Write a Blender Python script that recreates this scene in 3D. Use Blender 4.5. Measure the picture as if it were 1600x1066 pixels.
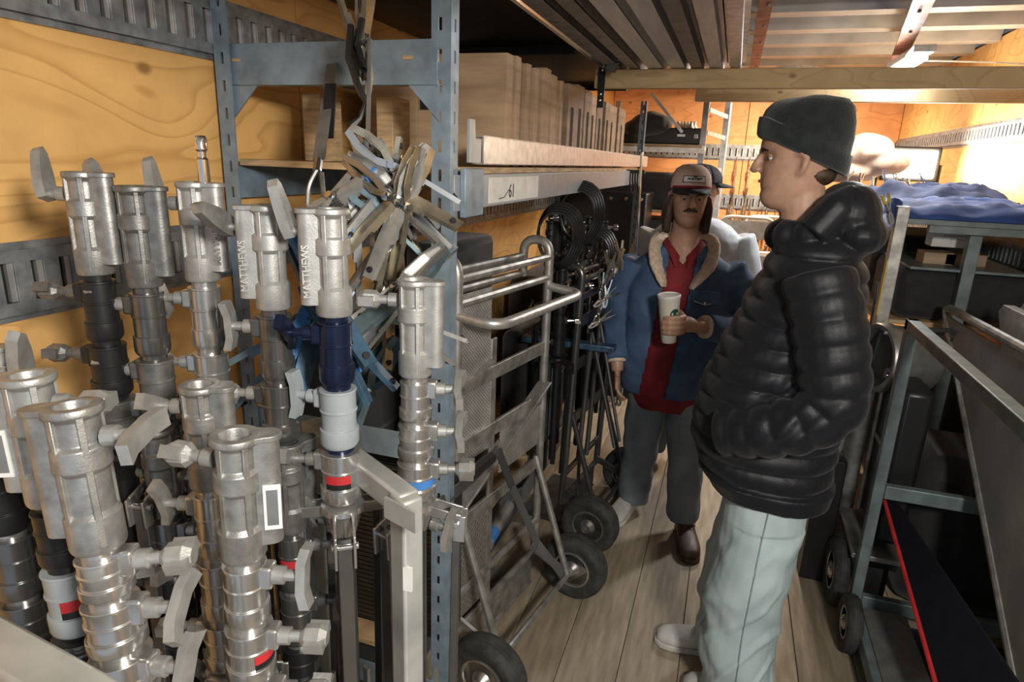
import bpy, bmesh, math, random
import numpy as np
from mathutils import Vector, Matrix, Euler, Quaternion, noise
for o in list(bpy.data.objects): bpy.data.objects.remove(o, do_unlink=True)
random.seed(7)
SC = bpy.context.scene; COL = SC.collection
R = math.radians
# ------------------------------------------------------------------ camera
F = 1000.0; CAMH = 1.62
_dy = np.array([350.0, 270.0, -F]); _dy /= np.linalg.norm(_dy)
_uz = np.array([110.0, 3400.0, F]); _uz -= _uz @ _dy * _dy; _uz /= np.linalg.norm(_uz)
_dx = np.cross(_dy, _uz)
_M = np.stack([_dx, _dy, _uz], 1)
cam_d = bpy.data.cameras.new('camera'); cam = bpy.data.objects.new('camera', cam_d); COL.objects.link(cam)
_RT = _M.T
cam.matrix_world = Matrix([[*_RT[0], 0.0], [*_RT[1], 0.0], [*_RT[2], CAMH], [0, 0, 0, 1]])
cam_d.sensor_width = 36.0; cam_d.lens = F / 1600.0 * 36.0; cam_d.clip_start = 0.02
SC.camera = cam
# ------------------------------------------------------------------ world, exposure, lights
w = bpy.data.worlds.new('world'); SC.world = w; w.use_nodes = True
w.node_tree.nodes['Background'].inputs[0].default_value = (0.75, 0.85, 1.0, 1)
w.node_tree.nodes['Background'].inputs[1].default_value = 0.55
SC.view_settings.view_transform = 'Standard'; SC.view_settings.look = 'None'
SC.view_settings.exposure = 0.0; SC.view_settings.gamma = 1.0; SC.view_settings.use_curve_mapping = False
def area(name, loc, tgt, size, power, col, sy=None):
    l = bpy.data.lights.new(name, 'AREA'); l.energy = power; l.color = col; l.size = size
    if sy: l.shape = 'RECTANGLE'; l.size_y = sy
    o = bpy.data.objects.new(name, l); COL.objects.link(o); o.location = loc
    o.rotation_euler = (Vector(tgt) - Vector(loc)).to_track_quat('-Z', 'Y').to_euler(); return o
area('loading_lamp_light', (0.72, -0.30, 1.98), (-0.25, 1.4, 1.0), 0.24, 46, (1.0, 0.95, 0.86))
area('rear_fill_light', (0.35, 5.35, 2.27), (0.3, 5.6, 0.0), 0.22, 60, (1.0, 0.80, 0.58))  # added fill that brightens the rear wall, no lamp known there
area('ceiling_strip_light', (0.735, 3.80, 2.115), (0.5, 3.3, 0.0), 0.07, 30, (0.95, 0.97, 1.0), 0.5)
# ------------------------------------------------------------------ helpers
def px(x, y, X=None, Y=None, Z=None, d=None):
    """point of the place seen at a photograph pixel, on a given plane or at a given depth"""
    r = _M.T @ np.array([x - 800.0, 533.0 - y, -F])
    if X is not None: t = X / r[0]
    elif Y is not None: t = Y / r[1]
    elif Z is not None: t = (Z - CAMH) / r[2]
    else: t = d / F
    return Vector((r[0] * t, r[1] * t, CAMH + r[2] * t))
def tag(o, label=None, cat=None, group=None, kind=None):
    if label: o['label'] = label
    if cat: o['category'] = cat
    if group: o['group'] = group
    if kind: o['kind'] = kind
    return o
def thing(name, label, cat, loc=(0, 0, 0), rz=0, group=None):
    o = bpy.data.objects.new(name, None); COL.objects.link(o); o.empty_display_size = 0.05
    o.location = loc; o.rotation_euler = (0, 0, rz)
    return tag(o, label, cat, group)
def copy_tree(o, parent=None):
    c = o.copy(); COL.objects.link(c); c.parent = parent
    for ch in o.children: copy_tree(ch, c)
    return c
def fillet(pts, rad, seg=5, closed=False):
    pts = [Vector(p) for p in pts]; out = []; n = len(pts)
    for i, p in enumerate(pts):
        if not closed and i in (0, n - 1): out.append(p); continue
        a = pts[i - 1] - p; b = pts[(i + 1) % n] - p
        r = min(rad, a.length * .49, b.length * .49)
        q0 = p + a.normalized() * r; q1 = p + b.normalized() * r
        for k in range(seg + 1):
            t = k / seg; out.append(q0 * (1 - t) ** 2 + p * 2 * t * (1 - t) + q1 * t * t)
    return out
def rotm(e): return Euler(e).to_matrix()
class MB:
    def __init__(s): s.v = []; s.f = []; s.sh = None
    def add(s, vs, fs, M=None):
        o = len(s.v)
        s.v += [tuple(M @ Vector(v)) for v in vs] if M is not None else [tuple(v) for v in vs]
        s.f += [tuple(i + o for i in f) for f in fs]; return s
    def box(s, c, d, e=None):
        x, y, z = d[0] / 2, d[1] / 2, d[2] / 2
        vs = [Vector((a * x, b * y, g * z)) for a in (-1, 1) for b in (-1, 1) for g in (-1, 1)]
        if e is not None:
            m = rotm(e); vs = [m @ v for v in vs]
        vs = [v + Vector(c) for v in vs]
        return s.add(vs, [(0, 1, 3, 2), (4, 6, 7, 5), (0, 4, 5, 1), (2, 3, 7, 6), (0, 2, 6, 4), (1, 5, 7, 3)])
    def bar(s, p0, p1, wd, h, up=(0, 0, 1)):
        p0 = Vector(p0); p1 = Vector(p1); d = (p1 - p0).normalized(); u = Vector(up)
        sd = d.cross(u)
        if sd.length < 1e-4: sd = d.cross(Vector((1, 0, 0)))
        sd.normalize(); u = sd.cross(d); a = sd * wd / 2; b = u * h / 2
        vs = [p0 - a - b, p0 - a + b, p0 + a - b, p0 + a + b, p1 - a - b, p1 - a + b, p1 + a - b, p1 + a + b]
        return s.add(vs, [(0, 2, 3, 1), (4, 5, 7, 6), (0, 1, 5, 4), (2, 6, 7, 3), (0, 4, 6, 2), (1, 3, 7, 5)])
    def tube(s, pts, r, n=10, closed=False, cap=True, flat=1.0, upv=None):
        pts = [Vector(p) for p in pts]; m = len(pts)
        rs = r if isinstance(r, (list, tuple)) else [r] * m
        T = []
        for i in range(m):
            a = pts[i - 1] if (i > 0 or closed) else pts[i]
            b = pts[(i + 1) % m] if (i < m - 1 or closed) else pts[i]
            T.append((b - a).normalized())
        u = Vector(upv) if upv else Vector((0, 0, 1))
        if abs(T[0].dot(u)) > .95: u = Vector((1, 0, 0))
        u = (u - T[0] * u.dot(T[0])).normalized(); vs = []
        for i in range(m):
            u = (u - T[i] * u.dot(T[i])).normalized(); v = T[i].cross(u)
            for k in range(n):
                a = 2 * math.pi * k / n
                vs.append(pts[i] + (u * math.cos(a) * flat + v * math.sin(a)) * rs[i])
        fs = []
        for i in range(m if closed else m - 1):
            j = (i + 1) % m
            for k in range(n):
                l = (k + 1) % n; fs.append((i * n + k, i * n + l, j * n + l, j * n + k))
        if cap and not closed:
            fs.append(tuple(range(n))[::-1]); fs.append(tuple((m - 1) * n + k for k in range(n)))
        return s.add(vs, fs)
    def lathe(s, prof, n=20, M=None):
        vs = []; fs = []; m = len(prof)
        for r, z in prof:
            for k in range(n):
                a = 2 * math.pi * k / n; vs.append((r * math.cos(a), r * math.sin(a), z))
        for i in range(m - 1):
            for k in range(n):
                l = (k + 1) % n; fs.append((i * n + k, (i + 1) * n + k, (i + 1) * n + l, i * n + l))
        fs.append(tuple(range(n))); fs.append(tuple((m - 1) * n + k for k in range(n))[::-1])
        return s.add(vs, fs, M)
    def prism(s, poly, z0, z1, M=None):
        n = len(poly)
        vs = [(p[0], p[1], z0) for p in poly] + [(p[0], p[1], z1) for p in poly]
        fs = [tuple(range(n))[::-1], tuple(range(n, 2 * n))]
        fs += [(k, (k + 1) % n, n + (k + 1) % n, n + k) for k in range(n)]
        return s.add(vs, fs, M)
    def ell(s, c, r, nu=14, nv=9, e=None):
        vs = []; m = rotm(e) if e is not None else None; c = Vector(c)
        for i in range(1, nv):
            t = math.pi * i / nv
            for k in range(nu):
                a = 2 * math.pi * k / nu
                p = Vector((r[0] * math.sin(t) * math.cos(a), r[1] * math.sin(t) * math.sin(a), r[2] * math.cos(t)))
                vs.append(c + (m @ p if m else p))
        t0 = Vector((0, 0, r[2])); t1 = -t0
        if m: t0 = m @ t0; t1 = m @ t1
        vs += [c + t0, c + t1]; fs = []; N = (nv - 1) * nu
        for i in range(nv - 2):
            for k in range(nu):
                l = (k + 1) % nu; fs.append((i * nu + k, (i + 1) * nu + k, (i + 1) * nu + l, i * nu + l))
        for k in range(nu):
            l = (k + 1) % nu; fs.append((N, k, l)); fs.append((N + 1, (nv - 2) * nu + l, (nv - 2) * nu + k))
        return s.add(vs, fs)
    def loft(s, rings, cap=True):
        n = len(rings[0]); vs = [p for r in rings for p in r]; fs = []
        for i in range(len(rings) - 1):
            for k in range(n):
                l = (k + 1) % n; fs.append((i * n + k, i * n + l, (i + 1) * n + l, (i + 1) * n + k))
        if cap:
            fs.append(tuple(range(n))[::-1]); fs.append(tuple((len(rings) - 1) * n + k for k in range(n)))
        return s.add(vs, fs)
    def mesh(s, name, ang=35):
        me = bpy.data.meshes.new(name); me.from_pydata(s.v, [], s.f); me.validate()
        bm = bmesh.new(); bm.from_mesh(me); bmesh.ops.recalc_face_normals(bm, faces=bm.faces); bm.to_mesh(me); bm.free()
        if ang:
            me.shade_smooth(); me.set_sharp_from_angle(angle=R(ang))
        return me
    def build(s, name, mat, parent=None, bev=0, ang=35, label=None, loc=None):
        me = s.mesh(name, ang); me.materials.append(mat)
        o = bpy.data.objects.new(name, me); COL.objects.link(o)
        if parent is not None: o.parent = parent
        if loc is not None: o.location = loc
        if bev:
            b = o.modifiers.new('bevel', 'BEVEL'); b.width = bev; b.segments = 2; b.limit_method = 'ANGLE'; b.angle_limit = R(40)
        if label: o['label'] = label
        return o
def obj_of(me, name, parent=None, mat=None):
    if mat: me.materials.clear(); me.materials.append(mat)
    o = bpy.data.objects.new(name, me); COL.objects.link(o); o.parent = parent; return o
def ZM(loc=(0, 0, 0), e=(0, 0, 0)): return Matrix.Translation(loc) @ Euler(e).to_matrix().to_4x4()
def along(p, d, roll=0):
    """matrix whose local Z runs along d from p"""
    q = Vector((0, 0, 1)).rotation_difference(Vector(d).normalized())
    return Matrix.Translation(p) @ q.to_matrix().to_4x4() @ Matrix.Rotation(roll, 4, 'Z')
def text_mesh(txt, size, depth, font_off=0.0):
    c = bpy.data.curves.new('lettering', 'FONT'); c.body = txt; c.size = size; c.extrude = depth; c.offset = font_off
    c.align_x = 'CENTER'; c.align_y = 'CENTER'; c.resolution_u = 2
    o = bpy.data.objects.new('lettering_source', c); COL.objects.link(o)
    me = bpy.data.meshes.new_from_object(o.evaluated_get(bpy.context.evaluated_depsgraph_get()))
    bpy.data.objects.remove(o, do_unlink=True); return me
def remesh(mb, voxel, smooth=4, fn=None, name='body'):
    me = mb.mesh(name, 0); o = bpy.data.objects.new('remesh_source', me); COL.objects.link(o)
    r = o.modifiers.new('r', 'REMESH'); r.mode = 'VOXEL'; r.voxel_size = voxel
    if smooth:
        sm = o.modifiers.new('s', 'SMOOTH'); sm.iterations = smooth; sm.factor = .5
    me2 = bpy.data.meshes.new_from_object(o.evaluated_get(bpy.context.evaluated_depsgraph_get()))
    bpy.data.objects.remove(o, do_unlink=True)
    if fn:
        n = len(me2.vertices); nor = [v.normal.copy() for v in me2.vertices]
        for i, v in enumerate(me2.vertices):
            v.co = v.co + nor[i] * fn(v.co, nor[i])
    me2.shade_smooth(); return me2
# ------------------------------------------------------------------ materials
def _n(nt, t, **k):
    n = nt.nodes.new(t)
    for a, b in k.items(): setattr(n, a, b)
    return n
def mat(name, col, rough=.5, metal=0.0, var=.12, scale=25, bump=0.0, bscale=None, spec=.5, rnd=0.0, stretch=None, col2=None, rvar=.1, emit=None, sheen=0, coat=0):
    m = bpy.data.materials.new(name); m.use_nodes = True; nt = m.node_tree; b = nt.nodes['Principled BSDF']
    b.inputs['Metallic'].default_value = metal; b.inputs['Roughness'].default_value = rough
    b.inputs['Specular IOR Level'].default_value = spec
    if sheen: b.inputs['Sheen Weight'].default_value = sheen
    if coat: b.inputs['Coat Weight'].default_value = coat; b.inputs['Coat Roughness'].default_value = .15
    tc = _n(nt, 'ShaderNodeTexCoord'); mp = _n(nt, 'ShaderNodeMapping'); nt.links.new(tc.outputs['Object'], mp.inputs[0])
    if stretch: mp.inputs['Scale'].default_value = stretch
    nz = _n(nt, 'ShaderNodeTexNoise'); nz.inputs['Scale'].default_value = scale; nz.inputs['Detail'].default_value = 4
    nt.links.new(mp.outputs[0], nz.inputs['Vector'])
    mx = _n(nt, 'ShaderNodeMix', data_type='RGBA')
    c2 = col2 if col2 else tuple(c * (1 - 2.2 * var) for c in col)
    c1 = col if col2 else tuple(min(1, c * (1 + var)) for c in col)
    mx.inputs[6].default_value = (*c2, 1); mx.inputs[7].default_value = (*c1, 1)
    rp = _n(nt, 'ShaderNodeMapRange'); rp.inputs[1].default_value = .3; rp.inputs[2].default_value = .7
    nt.links.new(nz.outputs[0], rp.inputs[0]); nt.links.new(rp.outputs[0], mx.inputs[0]); out = mx.outputs[2]
    if rnd:
        oi = _n(nt, 'ShaderNodeObjectInfo'); hs = _n(nt, 'ShaderNodeHueSaturation'); mr = _n(nt, 'ShaderNodeMapRange')
        mr.inputs[3].default_value = 1 - rnd; mr.inputs[4].default_value = 1 + rnd
        nt.links.new(oi.outputs['Random'], mr.inputs[0]); nt.links.new(mr.outputs[0], hs.inputs['Value']); nt.links.new(out, hs.inputs['Color']); out = hs.outputs[0]
    nt.links.new(out, b.inputs['Base Color'])
    if rvar:
        rr = _n(nt, 'ShaderNodeMapRange'); rr.inputs[3].default_value = min(1, rough + rvar); rr.inputs[4].default_value = max(.02, rough - rvar)
        nt.links.new(nz.outputs[0], rr.inputs[0]); nt.links.new(rr.outputs[0], b.inputs['Roughness'])
    if bump:
        n2 = _n(nt, 'ShaderNodeTexNoise'); n2.inputs['Scale'].default_value = bscale or scale * 4; n2.inputs['Detail'].default_value = 3
        nt.links.new(mp.outputs[0], n2.inputs['Vector'])
        bp = _n(nt, 'ShaderNodeBump'); bp.inputs['Strength'].default_value = bump; bp.inputs['Distance'].default_value = .004
        nt.links.new(n2.outputs[0], bp.inputs['Height']); nt.links.new(bp.outputs[0], b.inputs['Normal'])
    if emit:
        b.inputs['Emission Color'].default_value = (*emit[0], 1); b.inputs['Emission Strength'].default_value = emit[1]
    return m
def plywood(name, base, dark, grain_axis='Y', scale=1.0, knots=True):
    m = mat(name, base, .62, var=.06, scale=9, rvar=.06, bump=.08, bscale=160); nt = m.node_tree; b = nt.nodes['Principled BSDF']
    tc = _n(nt, 'ShaderNodeTexCoord'); mp = _n(nt, 'ShaderNodeMapping'); nt.links.new(tc.outputs['Object'], mp.inputs[0])
    sc = {'Y': (3.2, .9, 3.2), 'X': (.9, 3.2, 3.2), 'Z': (3.2, 3.2, .9)}[grain_axis]
    mp.inputs['Scale'].default_value = tuple(a * scale for a in sc)
    # figure of rotary-cut veneer: contour bands of a smooth noise
    nz = _n(nt, 'ShaderNodeTexNoise'); nz.inputs['Scale'].default_value = 1.5; nz.inputs['Detail'].default_value = 1.6; nz.inputs['Distortion'].default_value = .35
    nt.links.new(mp.outputs[0], nz.inputs['Vector'])
    ml = _n(nt, 'ShaderNodeMath', operation='MULTIPLY'); ml.inputs[1].default_value = 11; nt.links.new(nz.outputs[0], ml.inputs[0])
    fr = _n(nt, 'ShaderNodeMath', operation='FRACT'); nt.links.new(ml.outputs[0], fr.inputs[0])
    cr = _n(nt, 'ShaderNodeValToRGB'); e = cr.color_ramp.elements
    e[0].position = 0; e[0].color = (0, 0, 0, 1); e[1].position = .72; e[1].color = (.12, .12, .12, 1)
    x = cr.color_ramp.elements.new(.93); x.color = (.85, .85, .85, 1); x = cr.color_ramp.elements.new(1.0); x.color = (0, 0, 0, 1)
    nt.links.new(fr.outputs[0], cr.inputs[0])
    mx = _n(nt, 'ShaderNodeMix', data_type='RGBA'); mx.inputs[7].default_value = (*dark, 1)
    old = b.inputs['Base Color'].links[0].from_socket
    nt.links.new(old, mx.inputs[6])
    f2 = _n(nt, 'ShaderNodeMath', operation='MULTIPLY'); f2.inputs[1].default_value = .55; nt.links.new(cr.outputs[0], f2.inputs[0]); nt.links.new(f2.outputs[0], mx.inputs[0])
    out = mx.outputs[2]
    if knots:
        mp2 = _n(nt, 'ShaderNodeMapping'); mp2.inputs['Scale'].default_value = tuple(a * 2.2 * scale for a in {'Y': (1.6, 1, 1.6), 'X': (1, 1.6, 1.6), 'Z': (1.6, 1.6, 1)}[grain_axis])
        nt.links.new(tc.outputs['Object'], mp2.inputs[0])
        vo = _n(nt, 'ShaderNodeTexVoronoi'); vo.inputs['Scale'].default_value = 2.2; nt.links.new(mp2.outputs[0], vo.inputs['Vector'])
        k = _n(nt, 'ShaderNodeMapRange'); k.inputs[1].default_value = .05; k.inputs[2].default_value = .12; k.inputs[3].default_value = .75; k.inputs[4].default_value = 0
        nt.links.new(vo.outputs['Distance'], k.inputs[0])
        m3 = _n(nt, 'ShaderNodeMix', data_type='RGBA'); m3.inputs[7].default_value = (dark[0] * .45, dark[1] * .4, dark[2] * .4, 1)
        nt.links.new(k.outputs[0], m3.inputs[0]); nt.links.new(out, m3.inputs[6]); out = m3.outputs[2]
    nt.links.new(out, b.inputs['Base Color']); return m
def punched(name, col, pitch, rad, hole, metal=.9, rough=.4):
    """sheet with a staggered punched or embossed pattern, in object space (Y-Z plane of the sheet)"""
    m = mat(name, col, rough, metal, .15, 14); nt = m.node_tree; b = nt.nodes['Principled BSDF']
    tc = _n(nt, 'ShaderNodeTexCoord'); mp = _n(nt, 'ShaderNodeMapping'); nt.links.new(tc.outputs['Object'], mp.inputs[0])
    mp.inputs['Scale'].default_value = (0.0001, 1 / pitch, 1 / pitch); mp.inputs['Rotation'].default_value = (R(45), 0, 0)
    vo = _n(nt, 'ShaderNodeTexVoronoi'); vo.inputs['Scale'].default_value = 1; vo.inputs['Randomness'].default_value = 0
    nt.links.new(mp.outputs[0], vo.inputs['Vector'])
    k = _n(nt, 'ShaderNodeMapRange'); k.inputs[1].default_value = rad; k.inputs[2].default_value = rad + .12; k.inputs[3].default_value = 1; k.inputs[4].default_value = 0
    nt.links.new(vo.outputs['Distance'], k.inputs[0])
    mx = _n(nt, 'ShaderNodeMix', data_type='RGBA'); mx.inputs[7].default_value = (*hole, 1)
    nt.links.new(b.inputs['Base Color'].links[0].from_socket, mx.inputs[6]); nt.links.new(k.outputs[0], mx.inputs[0]); nt.links.new(mx.outputs[2], b.inputs['Base Color'])
    bp = _n(nt, 'ShaderNodeBump'); bp.inputs['Strength'].default_value = .8; bp.inputs['Distance'].default_value = .003; bp.invert = True
    nt.links.new(k.outputs[0], bp.inputs['Height']); nt.links.new(bp.outputs[0], b.inputs['Normal']); return m
MT = {}
MT['ply'] = plywood('plywood_wall', (.80, .47, .165), (.44, .20, .05))
MT['plyx'] = plywood('plywood_rear', (.78, .38, .16), (.46, .19, .06), 'X')
MT['plybox'] = mat('birch_box', (.42, .29, .18), .6, var=.14, scale=6, stretch=(1, 1, 6), rnd=.32, bump=.06, bscale=120)
MT['plydeck'] = mat('shelf_plywood', (.52, .36, .20), .6, var=.18, scale=14, stretch=(1, 1, 8), bump=.1)
MT['timber'] = plywood('timber', (.60, .43, .22), (.38, .24, .10), 'X', 1.3)
MT['floor'] = mat('floor_plank', (.42, .345, .245), .5, var=.0, col2=(.245, .20, .145), scale=7, stretch=(6, .7, 1), rnd=.10, bump=.12, bscale=60, rvar=.15)
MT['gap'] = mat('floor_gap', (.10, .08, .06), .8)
MT['galv'] = mat('galvanised_track', (.34, .36, .38), .45, .6, .2, 30, bump=.05)
MT['dark'] = mat('recess_shade', (.012, .012, .013), .8)  # near-black that paints the shade inside slots, holes and sockets
MT['roof'] = mat('roof_sheet', (.50, .50, .48), .5, .35, .14, 5, bump=.05, bscale=20)
MT['blue'] = mat('rack_blue_paint', (.20, .27, .335), .42, .15, .14, 22, bump=.05, bscale=90)
MT['alu'] = mat('aluminium', (.62, .62, .61), .36, .7, .12, 30, bump=.04)
MT['alud'] = mat('worn_aluminium', (.42, .41, .385), .42, .65, .2, 24, bump=.06)
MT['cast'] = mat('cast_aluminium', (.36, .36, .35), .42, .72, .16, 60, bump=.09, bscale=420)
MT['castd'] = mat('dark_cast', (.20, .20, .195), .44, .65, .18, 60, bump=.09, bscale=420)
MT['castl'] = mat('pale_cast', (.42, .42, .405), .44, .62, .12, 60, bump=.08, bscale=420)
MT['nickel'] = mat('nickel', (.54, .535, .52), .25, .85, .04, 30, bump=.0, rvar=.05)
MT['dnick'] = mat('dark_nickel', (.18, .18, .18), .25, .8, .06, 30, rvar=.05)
MT['chrome'] = mat('chrome', (.75, .75, .75), .13, 1.0, .06, 30, rvar=.05)
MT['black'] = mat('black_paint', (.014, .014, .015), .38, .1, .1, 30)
MT['navy'] = mat('navy_anodised', (.010, .016, .045), .25, .4, .1, 30)
MT['pgrey'] = mat('pale_grey_paint', (.30, .335, .36), .36, .05, .05, 30)
MT['red'] = mat('red_label', (.50, .025, .03), .5)
MT['white'] = mat('white_label', (.72, .72, .69), .6, var=.06)
MT['btape'] = mat('blue_tape', (.05, .19, .52), .55)
MT['vblue'] = mat('blue_vinyl', (.035, .20, .55), .42, var=.15)
MT['dblue'] = mat('worn_blue_steel', (.07, .14, .22), .35, .5, .25, 40)
MT['teal'] = mat('worn_teal_steel', (.17, .24, .27), .35, .6, .2, 40)
MT['brass'] = mat('brassy_plating', (.56, .50, .38), .26, .85, .2, 35)
MT['rubber'] = mat('tyre_rubber', (.045, .045, .042), .75, var=.25, scale=30, bump=.2)
MT['hub'] = mat('wheel_hub', (.62, .61, .58), .3, .9, .15, 20)
MT['punch'] = punched('punched_sheet', (.56, .55, .52), .0085, .22, (.10, .10, .10), .55)
MT['tread'] = punched('tread_plate', (.36, .35, .31), .016, .30, (.24, .23, .21), .5)
MT['punchd'] = punched('dark_punched_sheet', (.12, .12, .12), .010, .30, (.01, .01, .01))
MT['teabar'] = mat('grey_green_frame', (.155, .20, .205), .42, .2, .16, 18, bump=.05)
MT['steel'] = mat('grey_steel', (.33, .33, .32), .4, .7, .14, 18)
MT['sheet'] = mat('dull_metal_sheet', (.34, .33, .31), .5, .3, .10, 3, stretch=(1, 2, 2))
MT['ucart'] = mat('pale_steel_tube', (.46, .47, .45), .45, .45, .15, 14, bump=.06)
MT['fabb'] = mat('black_fabric', (.012, .012, .013), .8, sheen=.2, bump=.2, bscale=300)
MT['fabblue'] = mat('blue_moving_pad', (.018, .065, .27), .8, var=.2, scale=8, bump=.25, bscale=60, sheen=.25)
MT['fabdk'] = mat('navy_pad', (.02, .028, .07), .85, var=.2, scale=8, bump=.25, bscale=60)
MT['beige'] = mat('beige_canvas', (.46, .32, .23), .85, var=.1, bump=.15)
MT['rust'] = mat('red_oxide_steel', (.22, .07, .055), .5, .3, .25, 15)
MT['yellow'] = mat('yellow_vinyl', (.75, .55, .02), .5)
MT['wht'] = mat('white_enamel', (.72, .70, .66), .4)
MT['ink'] = mat('ink', (.05, .05, .06), .8)
MT['lampw'] = mat('lamp_lens', (1, 1, 1), .5, emit=((1.0, .86, .64), 120))
MT['strip'] = mat('strip_lens', (1, 1, 1), .5, emit=((.95, .97, 1.0), 22))
MT['bright'] = mat('bright_aluminium', (.80, .80, .78), .38, .45, .08, 12, stretch=(4, .4, 4))
MT['padblk'] = mat('navy_black_cloth', (.008, .009, .014), .9, spec=.15, bump=.2, bscale=200)
# ================================================================== SETTING
XL, XR, YB, YF, ZR = -1.15, 1.25, 6.3, -0.9, 2.36
def struct(name, mb, m, bev=0): return tag(mb.build(name, m, None, bev), kind='structure')
fl = struct('floor', MB().box(((XL + XR) / 2, (YB + YF) / 2, -.045), (XR - XL + .1, YB - YF + .1, .05)), MT['gap'])
pw = .19; x = -.174 - pw * 6; k = 0
pm = MB().box((0, 0, 0), (pw - .0022, YB - YF, .02)).mesh('plank'); pm.materials.append(MT['floor'])
while x < XR:
    o = bpy.data.objects.new('plank', pm); COL.objects.link(o); o.parent = fl
    o.location = (x + pw / 2, (YB + YF) / 2, -.0105 + random.uniform(-.001, .0005)); x += pw
    b = o.modifiers.new('bevel', 'BEVEL'); b.width = .0015; b.segments = 1
def etrack(parent, p0, p1, up, nrm, h=.11, name='cargo_track'):
    """slotted steel cargo track from p0 to p1 (lower edge), slots every 5 cm"""
    p0 = Vector(p0); p1 = Vector(p1); d = (p1 - p0); L = d.length; d.normalize(); up = Vector(up); nrm = Vector(nrm)
    m = MB(); t = .006
    def bx(a, b, z0, z1, off=0, th=t):
        c = p0 + d * (a + b) / 2 + up * (z0 + z1) / 2 + nrm * (off + th / 2)
        e = [d * (b - a) / 2, up * (z1 - z0) / 2, nrm * th / 2]
        vs = [c + e[0] * i + e[1] * j + e[2] * q for i in (-1, 1) for j in (-1, 1) for q in (-1, 1)]
        m.add(vs, [(0, 1, 3, 2), (4, 6, 7, 5), (0, 4, 5, 1), (2, 3, 7, 6), (0, 2, 6, 4), (1, 5, 7, 3)])
    bx(0, L, 0, h * .2, .012); bx(0, L, h * .82, h, .012); bx(0, L, -.012, .004, 0, .006); bx(0, L, h - .004, h + .012, 0, .006)
    a = .0
    while a < L:
        bx(a, min(a + .027, L), h * .2, h * .82, .012); a += .05
    o = m.build(name, MT['galv'], parent)
    m2 = MB(); m = m2; a = .039
    while a < L - .02:
        bx(a, a + .010, h * .21, h * .81, .006, .008); a += .05
    m2.build('slot_lip', MT['alu'], o)
    m3 = MB(); m = m3; bx(0, L, 0, h, 0, .002); m3.build('track_backing', MT['dark'], o)
    return o
wl = struct('wall_left', MB().box((XL - .03, (YB + YF) / 2, ZR / 2), (.03, YB - YF, ZR)), MT['gap'])
ya = -.86
for i in range(6):
    MB().box((XL - .008, ya + .61, 1.18), (.014, 1.214, 2.32)).build('panel', MT['ply'], wl, .001); ya += 1.22
etrack(wl, (XL, YF, 1.825), (XL, YB, 1.825), (0, 0, 1), (1, 0, 0))
etrack(wl, (XL, YF, 1.335), (XL, YB, 1.335), (0, 0, 1), (1, 0, 0))
wr = struct('wall_right', MB().box((XR + .03, (YB + YF) / 2, ZR / 2), (.03, YB - YF, ZR)), MT['gap'])
ya = -.5
for i in range(6):
    MB().box((XR + .008, ya + .61, 1.18), (.014, 1.214, 2.32)).build('panel', MT['ply'], wr, .001); ya += 1.22
etrack(wr, (XR, YF, 1.80), (XR, YB, 1.80), (0, 0, 1), (-1, 0, 0), .085)
etrack(wr, (XR, YF, 1.22), (XR, YB, 1.22), (0, 0, 1), (-1, 0, 0))
wb = struct('wall_back', MB().box(((XL + XR) / 2, YB + .03, ZR / 2), (XR - XL, .03, ZR)), MT['gap'])
for i in range(2):
    MB().box((XL + .6 + i * 1.2, YB + .008, 1.18), (1.194, .014, 2.32)).build('panel', MT['plyx'], wb, .001)
etrack(wb, (XL, YB, 1.70), (XR, YB, 1.70), (0, 0, 1), (0, -1, 0))
etrack(wb, (XL, YB, 1.27), (XR, YB, 1.27), (0, 0, 1), (0, -1, 0))
ce = struct('ceiling', MB().box(((XL + XR) / 2, (YB + YF) / 2, ZR + .03), (XR - XL + .1, YB - YF, .02)), MT['roof'])
yy = 0.2
bow = MB().prism([(-.09, .02), (-.055, -.035), (.055, -.035), (.09, .02)], -(XR - XL) / 2, (XR - XL) / 2, Matrix(((0, 0, 1, 0), (1, 0, 0, 0), (0, 1, 0, 0), (0, 0, 0, 1)))).mesh('roof_bow')
bow.materials.append(MT['roof'])
while yy < YB:
    o = obj_of(bow, 'roof_bow', ce); o.location = ((XL + XR) / 2, yy, ZR); yy += .42
# timber cross beams and what hangs on them
def beam_x(y, x0, x1, z0, z1, lab, th=.04):
    o = MB().box(((x0 + x1) / 2, 0, (z1 - z0) / 2), (x1 - x0, th, z1 - z0)).build('timber_beam', MT['timber'], None, .003)
    o.location = (0, y, z0); return tag(o, lab, 'beam', 'timber cross beams under the roof')
beam_x(2.92, -.62, XR - .01, 1.93, 2.005, 'nearest pale timber beam spanning the truck just under the metal channels')
beam_x(3.75, -.25, XR - .01, 1.955, 2.045, 'second timber beam further back, darker, above the man in the beanie')
beam_x(.35, XL + .01, XR - .01, 1.93, 2.005, 'timber beam above the viewer that carries the near ends of the metal channels')
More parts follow.
